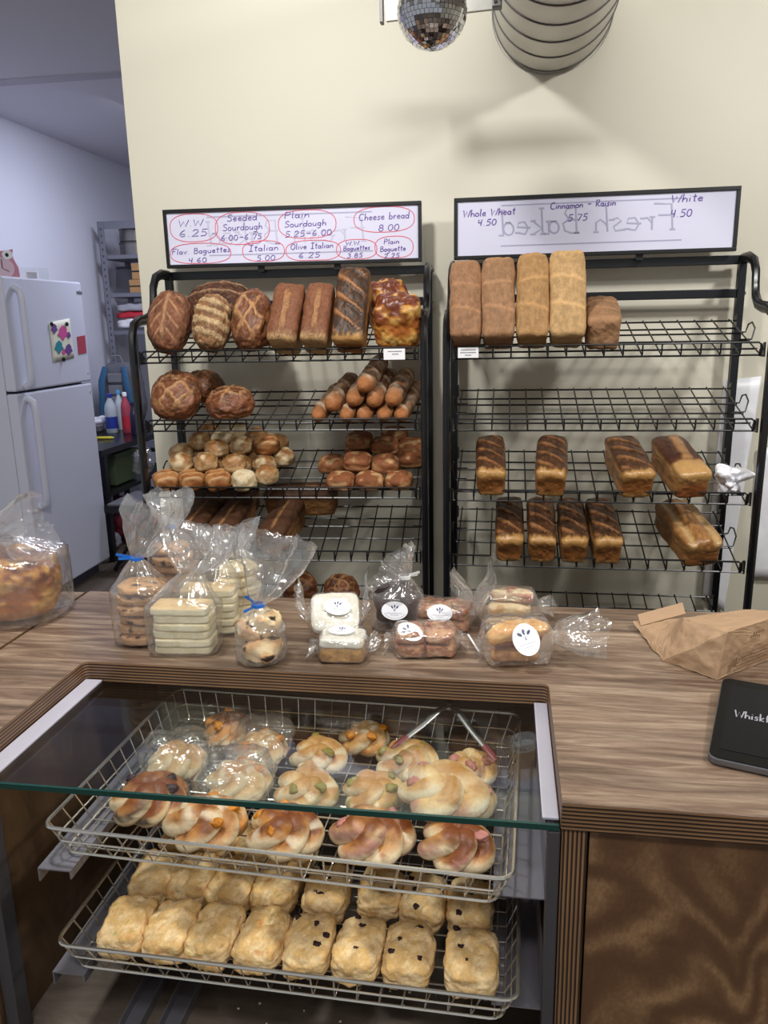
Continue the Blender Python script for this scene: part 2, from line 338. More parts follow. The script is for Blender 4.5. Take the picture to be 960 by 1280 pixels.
# ------------------------------------------------------------------ counter
CT = .93; TH = .040; CX0, CX1 = -.762, .080; CF, CB, CBK = .900, 1.237, 1.610
def fillet(poly, rad, n=5):
    out = []
    for i, p in enumerate(poly):
        r = rad.get(i, 0)
        if not r: out.append(p); continue
        p = Vector(p); a = (Vector(poly[i-1])-p).normalized(); b = (Vector(poly[(i+1) % len(poly)])-p).normalized()
        c = p + (a+b)*r; s = p+a*r; e = p+b*r
        for k in range(n+1):
            t = k/n; q = (s*(1-t)**2 + p*2*t*(1-t) + e*t*t); out.append((q.x, q.y))
    return out
wt = thing('counter_worktop', 'brown stained plywood worktop with a rectangular cutout around the glass display case', 'worktop', (0, 1.4, CT-TH))
poly = fillet([(-.955, CF), (CX0, CF), (CX0, CB), (CX1, CB), (CX1, CF), (1.6, CF), (1.6, CBK), (-.955, CBK)], {2: .012, 3: .012})
top = MB(); top.cm = 1; top.prism(poly, CT-TH, CT)
for i, f in enumerate(top.f):
    zs = {round(top.v[j][2], 4) for j in f}
    if len(zs) == 1: top.m[i] = 0
top.build('worktop_slab', None, wt, mats=['worktop_wood', 'ply_edge_z'], bevel=.0018)
st = thing('side_worktop', 'brown plywood worktop piece left of the dark joint, under the cheese bread', 'worktop', (-1.3, 1.4, CT-TH))
m = MB(); m.cm = 1; m.box(-1.75, CF, CT-TH, -.962, 1.60, CT); m.m = [0 if i < 2 else 1 for i in range(6)]
m.build('worktop_slab', None, st, mats=['worktop_wood', 'ply_edge_z'], bevel=.0018)
base = thing('counter_cabinet', 'brown figured plywood cabinet under the right of the worktop, beside the display case', 'cabinet', (.85, 1.25, 0))
MB().box(.118, CF+.012, 0, 1.58, CF+.03, CT-TH).build('front_panel', 'panel_wood', base)
MB().box(.082, CF+.004, 0, .114, 1.58, CT-TH).build('side_panel', 'ply_edge_x', base)
MB().box(1.56, CF+.03, 0, 1.58, 1.58, CT-TH).build('side_panel', 'case_wood', base)
MB().box(.114, 1.56, 0, 1.56, 1.58, CT-TH).build('back_panel', 'case_wood', base)
base = thing('counter_cabinet', 'brown plywood cabinet under the worktop left of the display case', 'cabinet', (-1.3, 1.25, 0))
MB().box(-1.73, CF+.012, 0, -.80, CF+.03, CT-TH).build('front_panel', 'panel_wood', base)
MB().box(-.80, CF+.004, 0, -.772, 1.58, CT-TH).build('side_panel', 'case_wood', base)
MB().box(-1.73, 1.56, 0, -.80, 1.58, CT-TH).build('back_panel', 'case_wood', base)
# display case
GZ = .889
dc = thing('display_case', 'glass topped pastry display case with wooden sides set into the counter', 'display case', (-.34, 1.2, 0))
MB().box(-.771, .93, 0, -.765, 1.54, GZ-.004).build('side_panel', 'case_wood', dc)
MB().box(.074, .93, 0, .0815, 1.54, GZ-.004).build('side_panel', 'case_wood', dc)
MB().box(-.765, 1.52, 0, .074, 1.54, GZ-.004).build('back_panel', 'deck_wood', dc)
MB().box(-.765, .94, .40, .074, 1.52, .42).build('deck', 'deck_wood', dc)
MB().box(-.765, .935, .30, .074, .945, .40).build('kick_panel', 'case_wood', dc)
for x0, x1, n in ((-.759, -.727, 0), (.057, .0785, 1)):
    MB().box(x0, .915, GZ+.0045, x1, 1.232, GZ+.0085).build('metal_ledge', 'pale_metal', dc, bevel=.001)
MB().box(-.770, .912, 0, -.748, .944, GZ-.006).build('corner_post', 'post_metal', dc, bevel=.002)
MB().box(.064, .906, 0, .0805, .930, GZ-.006).build('corner_post', 'post_metal', dc, bevel=.002)
gt = MB().box(-.758, .9095, GZ-.004, .0785, 1.30, GZ+.004).build('glass_top', 'glass', dc)
MB().box(-.758, .905, GZ-.004, .0785, .9094, GZ+.004).build('polished_edge', 'glass_edge', gt)
# runners that carry the baskets
def runner(x0, x1, y0, y1, z):
    m = MB().box(x0, y0, z-.002, x1, y1, z); m.box(x0, y0, z-.022, x0+.002, y1, z-.002); m.box(x1-.002, y0, z-.014, x1, y1, z-.002)
    m.build('runner', 'grey_metal', dc)
BU, BLo = .768, .586
for z in (BU-.004, BLo-.004):
    runner(-.664, -.612, .895, 1.46, z)
    m = MB().box(-.005, .925, z-.002, .066, 1.46, z); m.box(.064, .935, z, .066, 1.46, z+.075); m.build('runner', 'grey_metal', dc)
for x in (-.60, -.535):
    m = MB().box(x, .95, .4205, x+.036, 1.50, .4225); m.box(x, .95, .4225, x+.002, 1.50, .440); m.box(x+.034, .95, .4225, x+.036, 1.50, .440); m.build('runner', 'grey_metal', dc)

def basket(label, x0, x1, y0, y1, zb, zr, rot):
    c = Vector(((x0+x1)/2, (y0+y1)/2, zb)); t = thing('wire_basket', label, 'basket', c, rot, 'wire baskets in the display case')
    hx, hy, h = (x1-x0)/2, (y1-y0)/2, zr-zb; ins = .018
    rim = [(x, y, h) for x, y in rrect(-hx, -hy, hx, hy, .02, 4)]
    MB().tube(rim, .0030, 6, True).build('rim', 'chrome_wire', t, world=False, smooth=True)
    mid = [(x, y, h*.5) for x, y in rrect(-hx+ins*.5, -hy+ins*.5, hx-ins*.5, hy-ins*.5, .02, 4)]
    MB().tube(mid, .0016, 5, True).build('middle_wire', 'chrome_wire', t, world=False, smooth=True)
    low = [(x, y, .002) for x, y in rrect(-hx+ins, -hy+ins, hx-ins, hy-ins, .02, 4)]
    MB().tube(low, .0022, 5, True).build('base_wire', 'chrome_wire', t, world=False, smooth=True)
    m = MB(); nx = 20; ny = 13
    for i in range(nx):
        x = -hx+ins+.014 + (2*(hx-ins-.014))*i/(nx-1); f = x/(hx-ins)*hx
        m.tube([(f, -hy, h), (x, -hy+ins, .004), (x, -hy+ins+.004, 0), (x, hy-ins-.004, 0), (x, hy-ins, .004), (f, hy, h)], .0013, 4)
    m.build('cross_wires', 'chrome_wire', t, world=False, smooth=True)
    m = MB()
    for i in range(ny):
        y = -hy+ins+.014 + (2*(hy-ins-.014))*i/(ny-1); f = y/(hy-ins)*hy
        m.tube([(-hx, f, h), (-hx+ins, y, .004), (-hx+ins+.004, y, .0026), (hx-ins-.004, y, .0026), (hx-ins, y, .004), (hx, f, h)], .0013, 4)
    m.build('long_wires', 'chrome_wire', t, world=False, smooth=True)
    return t
basket('chrome wire basket holding the filled knots, upper one under the glass', -.651, .029, .897, 1.343, BU, .822, math.radians(-2.2))
basket('chrome wire basket holding the scones, lower one in the case', -.645, .035, .882, 1.325, BLo, .640, math.radians(-1.0))
# ------------------------------------------------------------------ bread racks
RW, RD = .845, .335
SH = [(1.428, 1.518), (1.229, 1.318), (1.027, 1.122), (.832, .930), (.560, .648)]
RM = {'R': Matrix.Translation((-.162, 2.2, 0)), 'L': Matrix.Translation((-1.070, 2.176, 0)) @ Matrix.Rotation(math.radians(3.0), 4, 'Z')}
def shelf_M(rk, i):
    zf, zb = SH[i]; return RM[rk] @ Matrix.Translation((0, 0, zf+.003)) @ Matrix.Rotation(math.atan2(zb-zf, RD), 4, 'X')
def on_shelf(rk, i, px, py):
    """pixel of a contact point -> (u, v) on that shelf"""
    Mi = shelf_M(rk, i).inverted(); o = Mi @ Vector((0, 0, EYE)); q = Mi @ P(px, py, Y=2.3); d = q-o; t = -o.z/d.z
    h = o + d*t; return h.x, h.y
def rack(rk, label):
    M = RM[rk]; t = thing('bread_rack', label, 'rack', M=M, group='black bread racks by the cream wall')
    prof = [(0, 0), (0, .5), (0, 1.0), (0, 1.46), (.004, 1.50), (.022, 1.532), (.06, 1.545), (.11, 1.548), (.15, 1.556), (.180, 1.58), (.190, 1.61), (.196, 1.645), (.222, 1.675), (.27, 1.688), (.335, 1.688)]
    for x in (0, RW):
        fr = MB().tube([(x, y, z) for y, z in prof], .016, 8, flat=.68, ref=(1, 0, 0)).build('side_frame', 'black_enamel', t, world=False, smooth=True)
        MB().box(x-.011, RD-.012, 0, x+.011, RD+.014, 1.698).build('back_post', 'black_enamel', t, world=False, bevel=.002)
        for z in (.10, .42):
            MB().box(x-.006, .01, z-.012, x+.006, RD-.01, z+.012).build('side_stretcher', 'black_enamel', t, world=False)
        for z in (1.683, 1.59):
            s = 1 if x else -1
            MB().lathe([(.0055, 0), (.0055, .004), (.003, .006)], 10, M=Matrix.Translation((x+s*.011, RD, z)) @ Matrix.Rotation(s*pi/2, 4, 'Y')).build('bolt', 'steel', t, world=False)
    for z in (1.685, 1.590, .30):
        MB().box(.011, RD-.008, z-.013, RW-.011, RD+.008, z+.013).build('cross_rail', 'black_enamel', t, world=False, bevel=.002)
    for i, (zf, zb) in enumerate(SH):
        x0, x1 = .020, RW-.020; n = 17; f = lambda y: zf+(zb-zf)*y/RD
        m = MB()
        for k in range(n):
            x = x0+.008 + (x1-x0-.016)*k/(n-1)
            m.tube([(x, RD-.012, zb-.003), (x, .002, zf), (x, -.002, zf+.003), (x, -.004, zf+.028)], .0023, 5)
        sh = m.build('wire_shelf', 'black_wire', t, world=False, smooth=True)
        m = MB()
        for y in (.003, .055, .125, .195, .245, RD-.014): m.tube([(x0, y, f(y)-.0035), (x1, y, f(y)-.0035)], .0027, 5)
        m.build('long_wires', 'black_wire', sh, world=False, smooth=True)
        MB().tube([(x0+.006, .0, zf), (x0+.006, -.003, zf+.022), (x0+.014, -.005, zf+.030), (x1-.014, -.005, zf+.030), (x1-.006, -.003, zf+.022), (x1-.006, 0, zf)], .0027, 6).build('front_lip', 'black_wire', sh, world=False, smooth=True)
        for x, s in ((x0, -1), (x1, 1)):
            for y in (.015, RD-.045):
                MB().prism([(y-.012, -.012), (y+.030, -.012), (y+.030, .004), (y-.004, .026), (y-.012, .026)], x+s*.002, x+s*.006, M=Matrix(((0, 0, 1, 0), (1, 0, 0, 0), (0, 1, 0, f(y)), (0, 0, 0, 1)))).build('bracket', 'black_enamel', sh, world=False)
            y = .125
            MB().tube([(x-s*.03, y, f(y)), (x+s*.004, y, f(y)+.001), (x+s*.012, y+.006, f(y)+.030), (x+s*.012, y+.035, f(y)+.046), (x+s*.012, y+.070, f(y)+.040), (x+s*.006, y+.070, f(y+.07)), (x-s*.03, y+.07, f(y+.07))], .0024, 5).build('end_loop', 'black_wire', sh, world=False, smooth=True)
    return t
rack('L', 'black metal bread rack on the left, filled with boules, baguettes and rolls')
rack('R', 'black metal bread rack on the right, holding tin loaves and an empty second shelf')

# ------------------------------------------------------------------ lettering in single strokes
def EL(cx, cy, rx, ry, a0=90, a1=450, n=10):
    return [(cx+rx*math.cos(math.radians(a0+(a1-a0)*k/n)), cy+ry*math.sin(math.radians(a0+(a1-a0)*k/n))) for k in range(n+1)]
GL = {
 'W': (.62, [[(0, .95), (.14, 0), (.3, .75), (.46, 0), (.62, .95)]]), 'w': (.46, [[(0, .5), (.11, 0), (.23, .42), (.35, 0), (.46, .5)]]),
 'S': (.40, [[(.38, .85), (.25, .97), (.06, .85), (.08, .62), (.33, .42), (.36, .16), (.18, 0), (0, .12)]]), 's': (.27, [[(.26, .45), (.12, .52), (.03, .4), (.22, .18), (.18, .02), (0, .05)]]),
 'e': (.32, [[(.02, .27), (.30, .30), (.25, .48), (.1, .5), (.01, .25), (.1, .02), (.3, .08)]]), 'd': (.34, [EL(.14, .24, .14, .24), [(.29, .98), (.29, .05), (.34, 0)]]),
 'o': (.32, [EL(.15, .24, .15, .24)]), 'u': (.34, [[(.02, .5), (.03, .12), (.12, 0), (.26, .12), (.28, .5), (.28, .06), (.34, 0)]]), 'r': (.26, [[(.03, .5), (.05, 0), (.06, .32), (.15, .48), (.25, .46)]]),
 'g': (.34, [EL(.14, .26, .13, .22), [(.28, .5), (.27, -.2), (.15, -.38), (.0, -.28)]]), 'h': (.34, [[(.03, 1), (.02, 0), (.06, .32), (.18, .48), (.29, .36), (.30, 0)]]),
 'l': (.14, [[(.05, 1), (.05, .05), (.12, 0)]]), 'a': (.34, [EL(.14, .24, .13, .23), [(.28, .48), (.28, .06), (.34, 0)]]), 'i': (.13, [[(.05, .48), (.05, 0)], [(.05, .7), (.06, .73)]]),
 'n': (.34, [[(.03, .5), (.03, 0), (.06, .32), (.18, .48), (.29, .36), (.30, 0)]]), 'm': (.5, [[(.03, .5), (.03, 0), (.06, .34), (.15, .47), (.23, .36), (.23, 0), (.27, .34), (.37, .47), (.45, .36), (.46, 0)]]),
 'v': (.30, [[(.0, .5), (.13, 0), (.28, .5)]]), 't': (.26, [[(.12, .9), (.12, .06), (.22, 0)], [(0, .58), (.25, .62)]]), 'b': (.34, [[(.03, 1), (.03, 0)], EL(.17, .24, .14, .24)]),
 'k': (.32, [[(.03, 1), (.03, 0)], [(.27, .52), (.04, .22), (.29, 0)]]),
 'C': (.46, [EL(.25, .48, .25, .48, 50, 305)]), 'O': (.48, [EL(.23, .48, .22, .48)]), 'P': (.40, [[(.04, 0), (.05, .97), (.28, .97), (.38, .76), (.26, .52), (.05, .5)]]),
 'F': (.40, [[(.04, 0), (.05, .97), (.4, 1.0)], [(.05, .55), (.3, .56)]]), 'B': (.42, [[(.05, 0), (.05, .97), (.28, .95), (.34, .75), (.22, .54), (.06, .52)], [(.22, .54), (.4, .38), (.36, .1), (.2, 0), (.05, 0)]]),
 'I': (.36, [[(.18, .97), (.18, 0)], [(.02, .97), (.34, .98)], [(.02, 0), (.34, .02)]]), 'R': (.42, [[(.05, 0), (.05, .97), (.28, .95), (.36, .75), (.24, .52), (.06, .5), (.4, 0)]]),
 '0': (.36, [EL(.17, .45, .16, .45)]), '2': (.38, [[(.03, .72), (.12, .92), (.28, .9), (.32, .68), (.2, .35), (.0, .02), (.36, .03)]]), '3': (.34, [[(.03, .85), (.18, .92), (.28, .75), (.14, .52), (.3, .36), (.28, .1), (.12, 0), (.0, .1)]]),
 '4': (.36, [[(.06, .92), (.03, .45), (.3, .47)], [(.28, .95), (.26, 0)]]), '5': (.36, [[(.33, .93), (.09, .92), (.06, .55), (.24, .56), (.33, .34), (.24, .06), (.02, .02)]]),
 '6': (.36, [[(.26, .95), (.07, .6), (.02, .25), (.14, .02), (.3, .12), (.28, .38), (.08, .36)]]), '7': (.36, [[(.0, .9), (.33, .92), (.14, 0)]]), '8': (.36, [EL(.17, .69, .13, .22), EL(.17, .24, .16, .24)]),
 '.': (.16, [[(.06, 0), (.075, .05)]]), '-': (.42, [[(.04, .45), (.38, .48)]]), ' ': (.28, []),
}
def text_w(s): return sum(GL[c][0]+.08 for c in s)-.08
def strokes(s, u, v, h, width=None, slant=.08, rise=0):
    k = 1 if width is None else width/(text_w(s)*h); x = u; out = []
    for c in s:
        wd, ps = GL[c]
        for p in ps: out.append([(x + (q[0]+q[1]*slant)*h*k, v + q[1]*h + rise*(x-u)) for q in p])
        x += (wd+.08)*h*k
    return out
def ink(name, lines, r, mat, parent, y, mirror=None, flat=.25):
    m = MB()
    for l in lines: m.tube([((mirror-a) if mirror else a, y, b) for a, b in l], r, 4, flat=flat, ref=(0, 1, 0))
    return m.build(name, mat, parent, world=False)
SW, SHT = .812, .176
def sign(rk, label, x, y, z, tilt=0):
    M = RM[rk] @ Matrix.Translation((x, y, z)) @ Matrix.Rotation(tilt, 4, 'Y')
    t = thing('price_board', label, 'sign', M=M, group='framed price boards above the racks'); b = .011
    m = MB().box(0, -.012, 0, SW, .006, b).box(0, -.012, SHT-b, SW, .006, SHT).box(0, -.012, b, b, .006, SHT-b).box(SW-b, -.012, b, SW, .006, SHT-b)
    m.build('frame', 'frame_black', t, world=False, bevel=.0015)
    bd = MB().box(b-.001, -.006, b-.001, SW-b+.001, .004, SHT-b+.001).build('board', 'board_white', t, world=False)
    MB().box(.36*SW, .002, -.016, .36*SW+.02, .012, .006).build('clip', 'frame_black', t, world=False)
    MB().box(.66*SW, .002, -.016, .66*SW+.02, .012, .006).build('clip', 'frame_black', t, world=False)
    gl = []
    for s, u in (('Fresh', .175), ('Baked', .445)):
        gl += [('t', l) for l in strokes(s, u, .066, .072, width=.225, slant=.05)]
    lines = [l for _, l in gl]
    for l in list(lines):                       # serifs at the feet and heads of upright stems
        for q in (l[0], l[-1]):
            if len(l) > 2 or True: lines.append([(q[0]-.008, q[1]), (q[0]+.008, q[1])])
    for lo, hi in ((0, .42), (.42, 1)): ink('ghost_word', [l for l in lines if lo <= l[0][0] < hi], .0046, 'board_ghost' if rk == 'R' else 'board_ghost_faint', bd, -.0058, mirror=SW, flat=.12)
    for z in (.148, .034): MB().box(.14, -.0063, z, .66, -.0061, z+.004).build('ghost_line', 'board_ghost', bd, world=False)
    return t, bd
# coordinates on a board: fractions of its inside, measured on the photograph
def bx(fu, fv): return .011+fu*(SW-.022), .011+(1-fv)*(SHT-.022)
def write(bd, items, r):
    for s, u0, u1, vb, hh in items:
        a, v = bx(u0, vb); e, _ = bx(u1, vb); ink('lettering', strokes(s, a, v, hh*(SHT-.022), width=e-a, rise=.02), r, 'ink_purple', bd, -.0068)
t, bd = sign('L', 'left price board, white with purple prices ringed in red', .014, .300, 1.7065)
write(bd, [('W.W', .045, .145, .26, .13), ('6.25', .045, .160, .46, .14), ('Seeded', .245, .365, .19, .13), ('Sourdough', .225, .385, .37, .13), ('6.00-6.75', .215, .380, .56, .11),
           ('Plain', .475, .575, .17, .12), ('Sourdough', .475, .64, .34, .12), ('5.25-6.00', .475, .66, .53, .12), ('Cheese bread', .77, .965, .26, .13), ('8.00', .845, .925, .47, .13),
           ('Flav. Baguettes', .01, .25, .80, .11), ('4.60', .075, .15, .97, .1), ('Italian', .325, .445, .78, .12), ('5.00', .355, .43, .97, .11), ('Olive Italian', .495, .665, .77, .11), ('6.25', .525, .61, .94, .11),
           ('W.W.', .715, .775, .72, .08), ('Baguettes', .705, .81, .82, .09), ('3.85', .72, .78, .96, .09), ('Plain', .865, .925, .72, .1), ('Baguette', .85, .95, .86, .1), ('2.25', .865, .925, .985, .09)], .0012)
rings = []
for u, v, ru, rv in ((.108, .29, .098, .27), (.305, .33, .11, .31), (.565, .29, .115, .27), (.868, .25, .118, .24), (.128, .79, .125, .20), (.385, .78, .085, .20), (.585, .80, .11, .20), (.758, .80, .08, .19), (.905, .78, .075, .21)):
    ring = []
    for k in range(29):
        a = 2*pi*k/28; e = .78
        cu = math.copysign(abs(math.cos(a))**e, math.cos(a)); sv = math.copysign(abs(math.sin(a))**e, math.sin(a))
        ring.append(bx(u+ru*cu, min(.985, v+rv*sv)))
    rings.append(ring)
for ring in rings: ink('red_ring', [ring], .0011, 'ink_red', bd, -.0066)
t, bd = sign('R', 'right price board, white with three purple bread prices', .001, .300, 1.7065)
write(bd, [('Whole Wheat', .02, .215, .28, .13), ('4.50', .075, .145, .45, .12), ('Cinnamon - Raisin', .345, .58, .20, .12), ('5.75', .41, .48, .43, .13), ('White', .775, .885, .17, .14), ('4.50', .775, .85, .43, .14)], .0014)
def price_tag(rk, u0, u1, z0, z1, label, rows):
    M = RM[rk] @ Matrix.Translation((u0, -.011, z0)); t = thing('price_tag', label, 'tag', M=M, group='white price tags on the top shelves')
    MB().box(0, 0, 0, u1-u0, .0015, z1-z0).build('card', 'tag_white', t, world=False)
    m = MB(); W_, H_ = u1-u0, z1-z0
    for k, (a, b) in enumerate(rows):
        z = H_*(.72-.25*k); x = a*W_
        while x < b*W_: m.box(x, -.0006, z, min(x+.004, b*W_), -.0001, z+.0024); x += .0052
    m.build('small_print', 'tag_ink', t, world=False)
price_tag('L', .732, .792, 1.425, 1.455, 'small white price tag clipped below the cheese bread on the left rack', [(.2, .85), (.4, .7)])
price_tag('R', .032, .088, 1.428, 1.456, 'small white price tag clipped below the whole wheat loaves on the right rack', [(.15, .85), (.12, .88), (.35, .65)])
# ------------------------------------------------------------------ baked goods
ORD = ['leftmost', 'second from left', 'third from left', 'fourth from left', 'fifth from left', 'sixth from left', 'seventh from left', 'rightmost']
BAKE = .74
def pack(C, rad, free, lo, hi, it=500, pull=.02):
    """push touching balls (rad = per-axis radii) apart, holding each near its start; returns centres and the deepest overlap left on each"""
    C = np.array(C, float); A = C.copy(); rad = np.array(rad, float); n = len(C); free = np.array(free, float); left = np.zeros(n)
    for k in range(it):
        left[:] = 0
        for i in range(n):
            for j in range(i+1, n):
                s_ = rad[i]+rad[j]; d = (C[j]-C[i])/s_; l_ = np.linalg.norm(d)
                if l_ < 1:
                    d = d/max(l_, 1e-6); mv = d*(1-l_)*s_*.5; w_ = free[i]+free[j]; C[i] -= mv*2*free[i]/w_*.6; C[j] += mv*2*free[j]/w_*.6; o_ = (1-l_)*s_.min(); left[i] = max(left[i], o_); left[j] = max(left[j], o_)
        if k < it*.6: C += (A-C)*pull*(1-free*.5)[:, None]
        C = np.minimum(np.maximum(C, lo+rad*0), hi)
    return C, left
def shelf_pt(rk, i, px, py, v):
    q = shelf_M(rk, i).inverted() @ (RM[rk] @ rl(rk, px, py, v)); return [q.x, q.y, q.z]
def rl(rk, px, py, v):
    Mi = RM[rk].inverted(); o = Mi @ Vector((0, 0, EYE)); d = (Mi @ P(px, py, Y=2.3))-o; return o + d*((v-o.y)/d.y)
def baked(name, V, F, cols, mat, M, label, cat, group):
    lum = cols @ np.array([.3, .55, .15]); cols = np.clip((cols*.93+lum[:, None]*.07)*(.95 if mat in ('sweet', 'crumb') else 1.15 if mat == 'scone_crust' else .90 if mat == 'crust_knot' else BAKE), .003, 1)
    o = np_obj(name, V, F, mat, None, M, True, cols); return tag(o, label, cat, group)
def saw(x): return x-np.floor(x)
def line(x, wdt): return 1-sstep(wdt*.4, wdt, np.abs(saw(x)-.5))

def tin_loaf(seed, w_, l_, h_, style='slash', n=46, c=None):
    hx, hy, hz = w_/2, l_/2, h_/2
    V, F, D = superq(hx, hy, hz, 8, n); a, b, z = D[:, 0], D[:, 1], D[:, 2]
    q = np.stack([a*2, b*3+seed*7.1, z*2], 1); top = sstep(.55, .95, z); end = sstep(.8, .98, np.abs(b)); up = sstep(-.2, .9, z)
    V[:, 0] *= 1 - .08*(1-up) + .03*top*0; V[:, 1] *= 1-.05*(1-up)
    V[:, 2] += top*(h_*.13)*(1-a**2)*(1-.55*b**2) + fbm(q, 1.5, seed)*.002
    V[:, 0] += fbm(q, 1.1, seed+5)*.0022; V[:, 1] += fbm(q, 1.1, seed+9)*.002
    nz = fbm(q, 3, seed+3)*.5; nf = fbm(q, 9, seed+4)*.5
    if style in ('slash', 'dark'):
        dk = L('#42200f') if style == 'slash' else L('#2c150e'); md = L('#8f5527'); gold = L('#d09a52'); side = L('#b87f42'); endc = L('#a9692f')
        s = b*2.05 + a*.62 + seed*.37 + nz*.10; msk = sstep(.93, .72, np.abs(a+.05))*sstep(-.86, -.70, b)*sstep(.98, .8, b)*top
        sl = line(s, .07+.11*sstep(.6, -.7, a))*msk; V[:, 2] += sl*.0025 - line(s+.22, .12)*msk*.002
        col = mixc(side, md, sstep(-.9, .5, z)*.5); bake = top*sstep(-1.0, -.80, b+nz*.16-.05*np.abs(a)); col = mixc(col, gold, sstep(.2, .8, z)); col = mixc(col, dk, bake*(.96+0*z))
        col = mixc(col, md, bake*sstep(.05, .5, nf+nz)*.55); col = mixc(col, L('#b3773f'), sl*.85)
        fe = sstep(.86, .97, -b); col = mixc(col, gold, fe*sstep(.45, .75, z)); col = mixc(col, endc*.8, fe*sstep(.78, .45, z+.45*a**2)); col = mixc(col, L('#d8ab63'), fe*sstep(-.45, -.75, z)*.5)
    elif style == 'pull':
        bc = [L('#a87a55'), L('#ad8059'), L('#bb8e58'), L('#cfa56d')][seed % 4]
        seg = np.minimum(np.abs(b-.30-.06*a*(seed % 3-1)+nz*.05), np.abs(b+.32+.08*a+nz*.05)); sm = sstep(.075, .0, seg)*top
        V[:, 2] -= sm*.003; V[:, 0] -= np.sign(a)*sm*0
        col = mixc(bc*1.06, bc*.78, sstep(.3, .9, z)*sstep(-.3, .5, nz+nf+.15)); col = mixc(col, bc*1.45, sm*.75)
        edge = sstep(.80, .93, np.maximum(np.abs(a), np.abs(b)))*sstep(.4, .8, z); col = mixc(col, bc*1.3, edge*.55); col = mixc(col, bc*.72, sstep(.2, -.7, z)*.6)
    elif style == 'seed':
        ct = L('#8b5434'); sl = sstep(.30, .12, np.abs(a-.05+nz*.08))*sstep(.75, .5, np.abs(b))*top; V[:, 2] += sl*.004
        col = mixc(L('#d3ac72'), ct, sstep(-.1, .75, z+.35*(b+.6)*(b < 0)*0+nz*.4)*(.35+.65*sstep(-.98, -.62, b+nz*.15))); col = mixc(col, L('#b98350'), sl*(.7+.4*nf)); col = mixc(col, L('#5f3422'), sstep(.25, .7, nf+nz)*top*.6)
    elif style == 'split':
        sl = sstep(.42, .15, np.abs(a-.10-.2*b+nz*.1))*sstep(-.46, -.36, b)*sstep(.98, .85, b)*top; fb = line(b*.5+.73, .05)*top
        col = mixc(L('#b87f42'), L('#d3a05a'), sstep(.1, .7, z)); col = mixc(col, L('#5b2d18'), top*sstep(-.55, -.38, b+nz*.1)); col = mixc(col, L('#cf9659'), sl*(.75+.3*nf)); V[:, 2] += sl*.003
        fe = sstep(.86, .97, -b); col = mixc(col, L('#94552a'), fe*sstep(.5, .0, z+.5*a**2))
    elif style == 'plainlong':
        V[:, 2] -= sstep(.28, .05, np.abs(np.abs(a)-.52))*top*.006
        col = mixc(L('#a56c33'), L('#c08a4a'), sstep(-.3, .6, nz+nf)); col = mixc(col, L('#e0b878'), sstep(.3, .0, np.abs(np.abs(a)-.62+nz*.1))*sstep(.3, .8, z)*.8); col = mixc(col, L('#8a5426'), sstep(.86, .97, -b)*sstep(.4, -.1, z+.5*a**2)*.8)
    else:  # brown
        sl = sstep(.16, .04, np.abs(a+.1*b))*sstep(.8, .6, np.abs(b))*top; V[:, 2] -= sl*.003
        col = mixc(L('#a4713e'), L('#5a3821'), sstep(.2, .85, z+nz*.3)); col = mixc(col, L('#ad7a48'), sl*.8); col = mixc(col, L('#4a2818'), sstep(.2, .7, nf)*top*.5)
    V[:, 2] += hz
    return V, F, np.clip(col*(1+.12*nf[:, None]), .004, 1)
def boule(seed, w_, l_, h_, pat, n=30):
    hx, hy, hz = w_/2, l_/2, h_/2
    n = 46; V, F, D = superq(hx, hy, hz, 2.25, n); a, b, z = D[:, 0], D[:, 1], D[:, 2]
    V[:, 2] = np.where(z < 0, V[:, 2]*.75, V[:, 2]*1.05)
    q = np.stack([a*1.6, b*1.6+seed*3.7, z*1.6], 1); nz = fbm(q, 2, seed); nf = fbm(q, 9, seed+2); top = sstep(.0, .35, z)
    V += (D*(fbm(q, 2.2, seed+8)*.0035)[:, None])
    base = L('#7d4a2c'); lite = L('#c39464')
    if pat == 'leaf':
        r = np.maximum(sstep(.13, .03, np.abs(a-.02-.08*b)), line(b*2.1+np.abs(a)*1.7+.3, .16)*sstep(.85, .5, np.abs(a))*sstep(.05, .2, np.abs(a)))*sstep(.9, .6, np.abs(b)); base = L('#7f4d33'); lite = L('#b88a62')
    elif pat == 'lines': r = line(b*2.6+a*.5+nz*.12, .36)*sstep(.98, .7, np.abs(b)); base = L('#8c5f39'); lite = L('#d6b482')
    elif pat == 'ends': r = line(b*1.6-.2+nz*.1, .12)*sstep(.0, .3, z); base = L('#54301f'); lite = L('#b78d66')
    else: r = np.maximum(line(a*1.05+b*1.25+.32+seed*.21+nz*.16, .16), line(a*1.15-b*1.05+.45+nz*.16, .15))*sstep(1.0, .6, np.hypot(a, b)); base = L('#7c4524'); lite = L('#c48f58')
    r = r*top; V[:, 2] += r*.004*np.maximum(z, 0)
    col = mixc(base*1.0, base*.6, sstep(-.1, .6, nz)); col = mixc(col, base*1.5, sstep(.1, .7, -nz+nf*.4)*.5); col = mixc(col, lite, r*(.72+.35*nf)); col = mixc(col, lite*.9, sstep(.25, .75, nf)*.35); col = mixc(col, L('#a5693a'), sstep(-.1, -.6, z)*.6)
    V[:, 2] += hz*.75
    return V, F, np.clip(col, .004, 1)
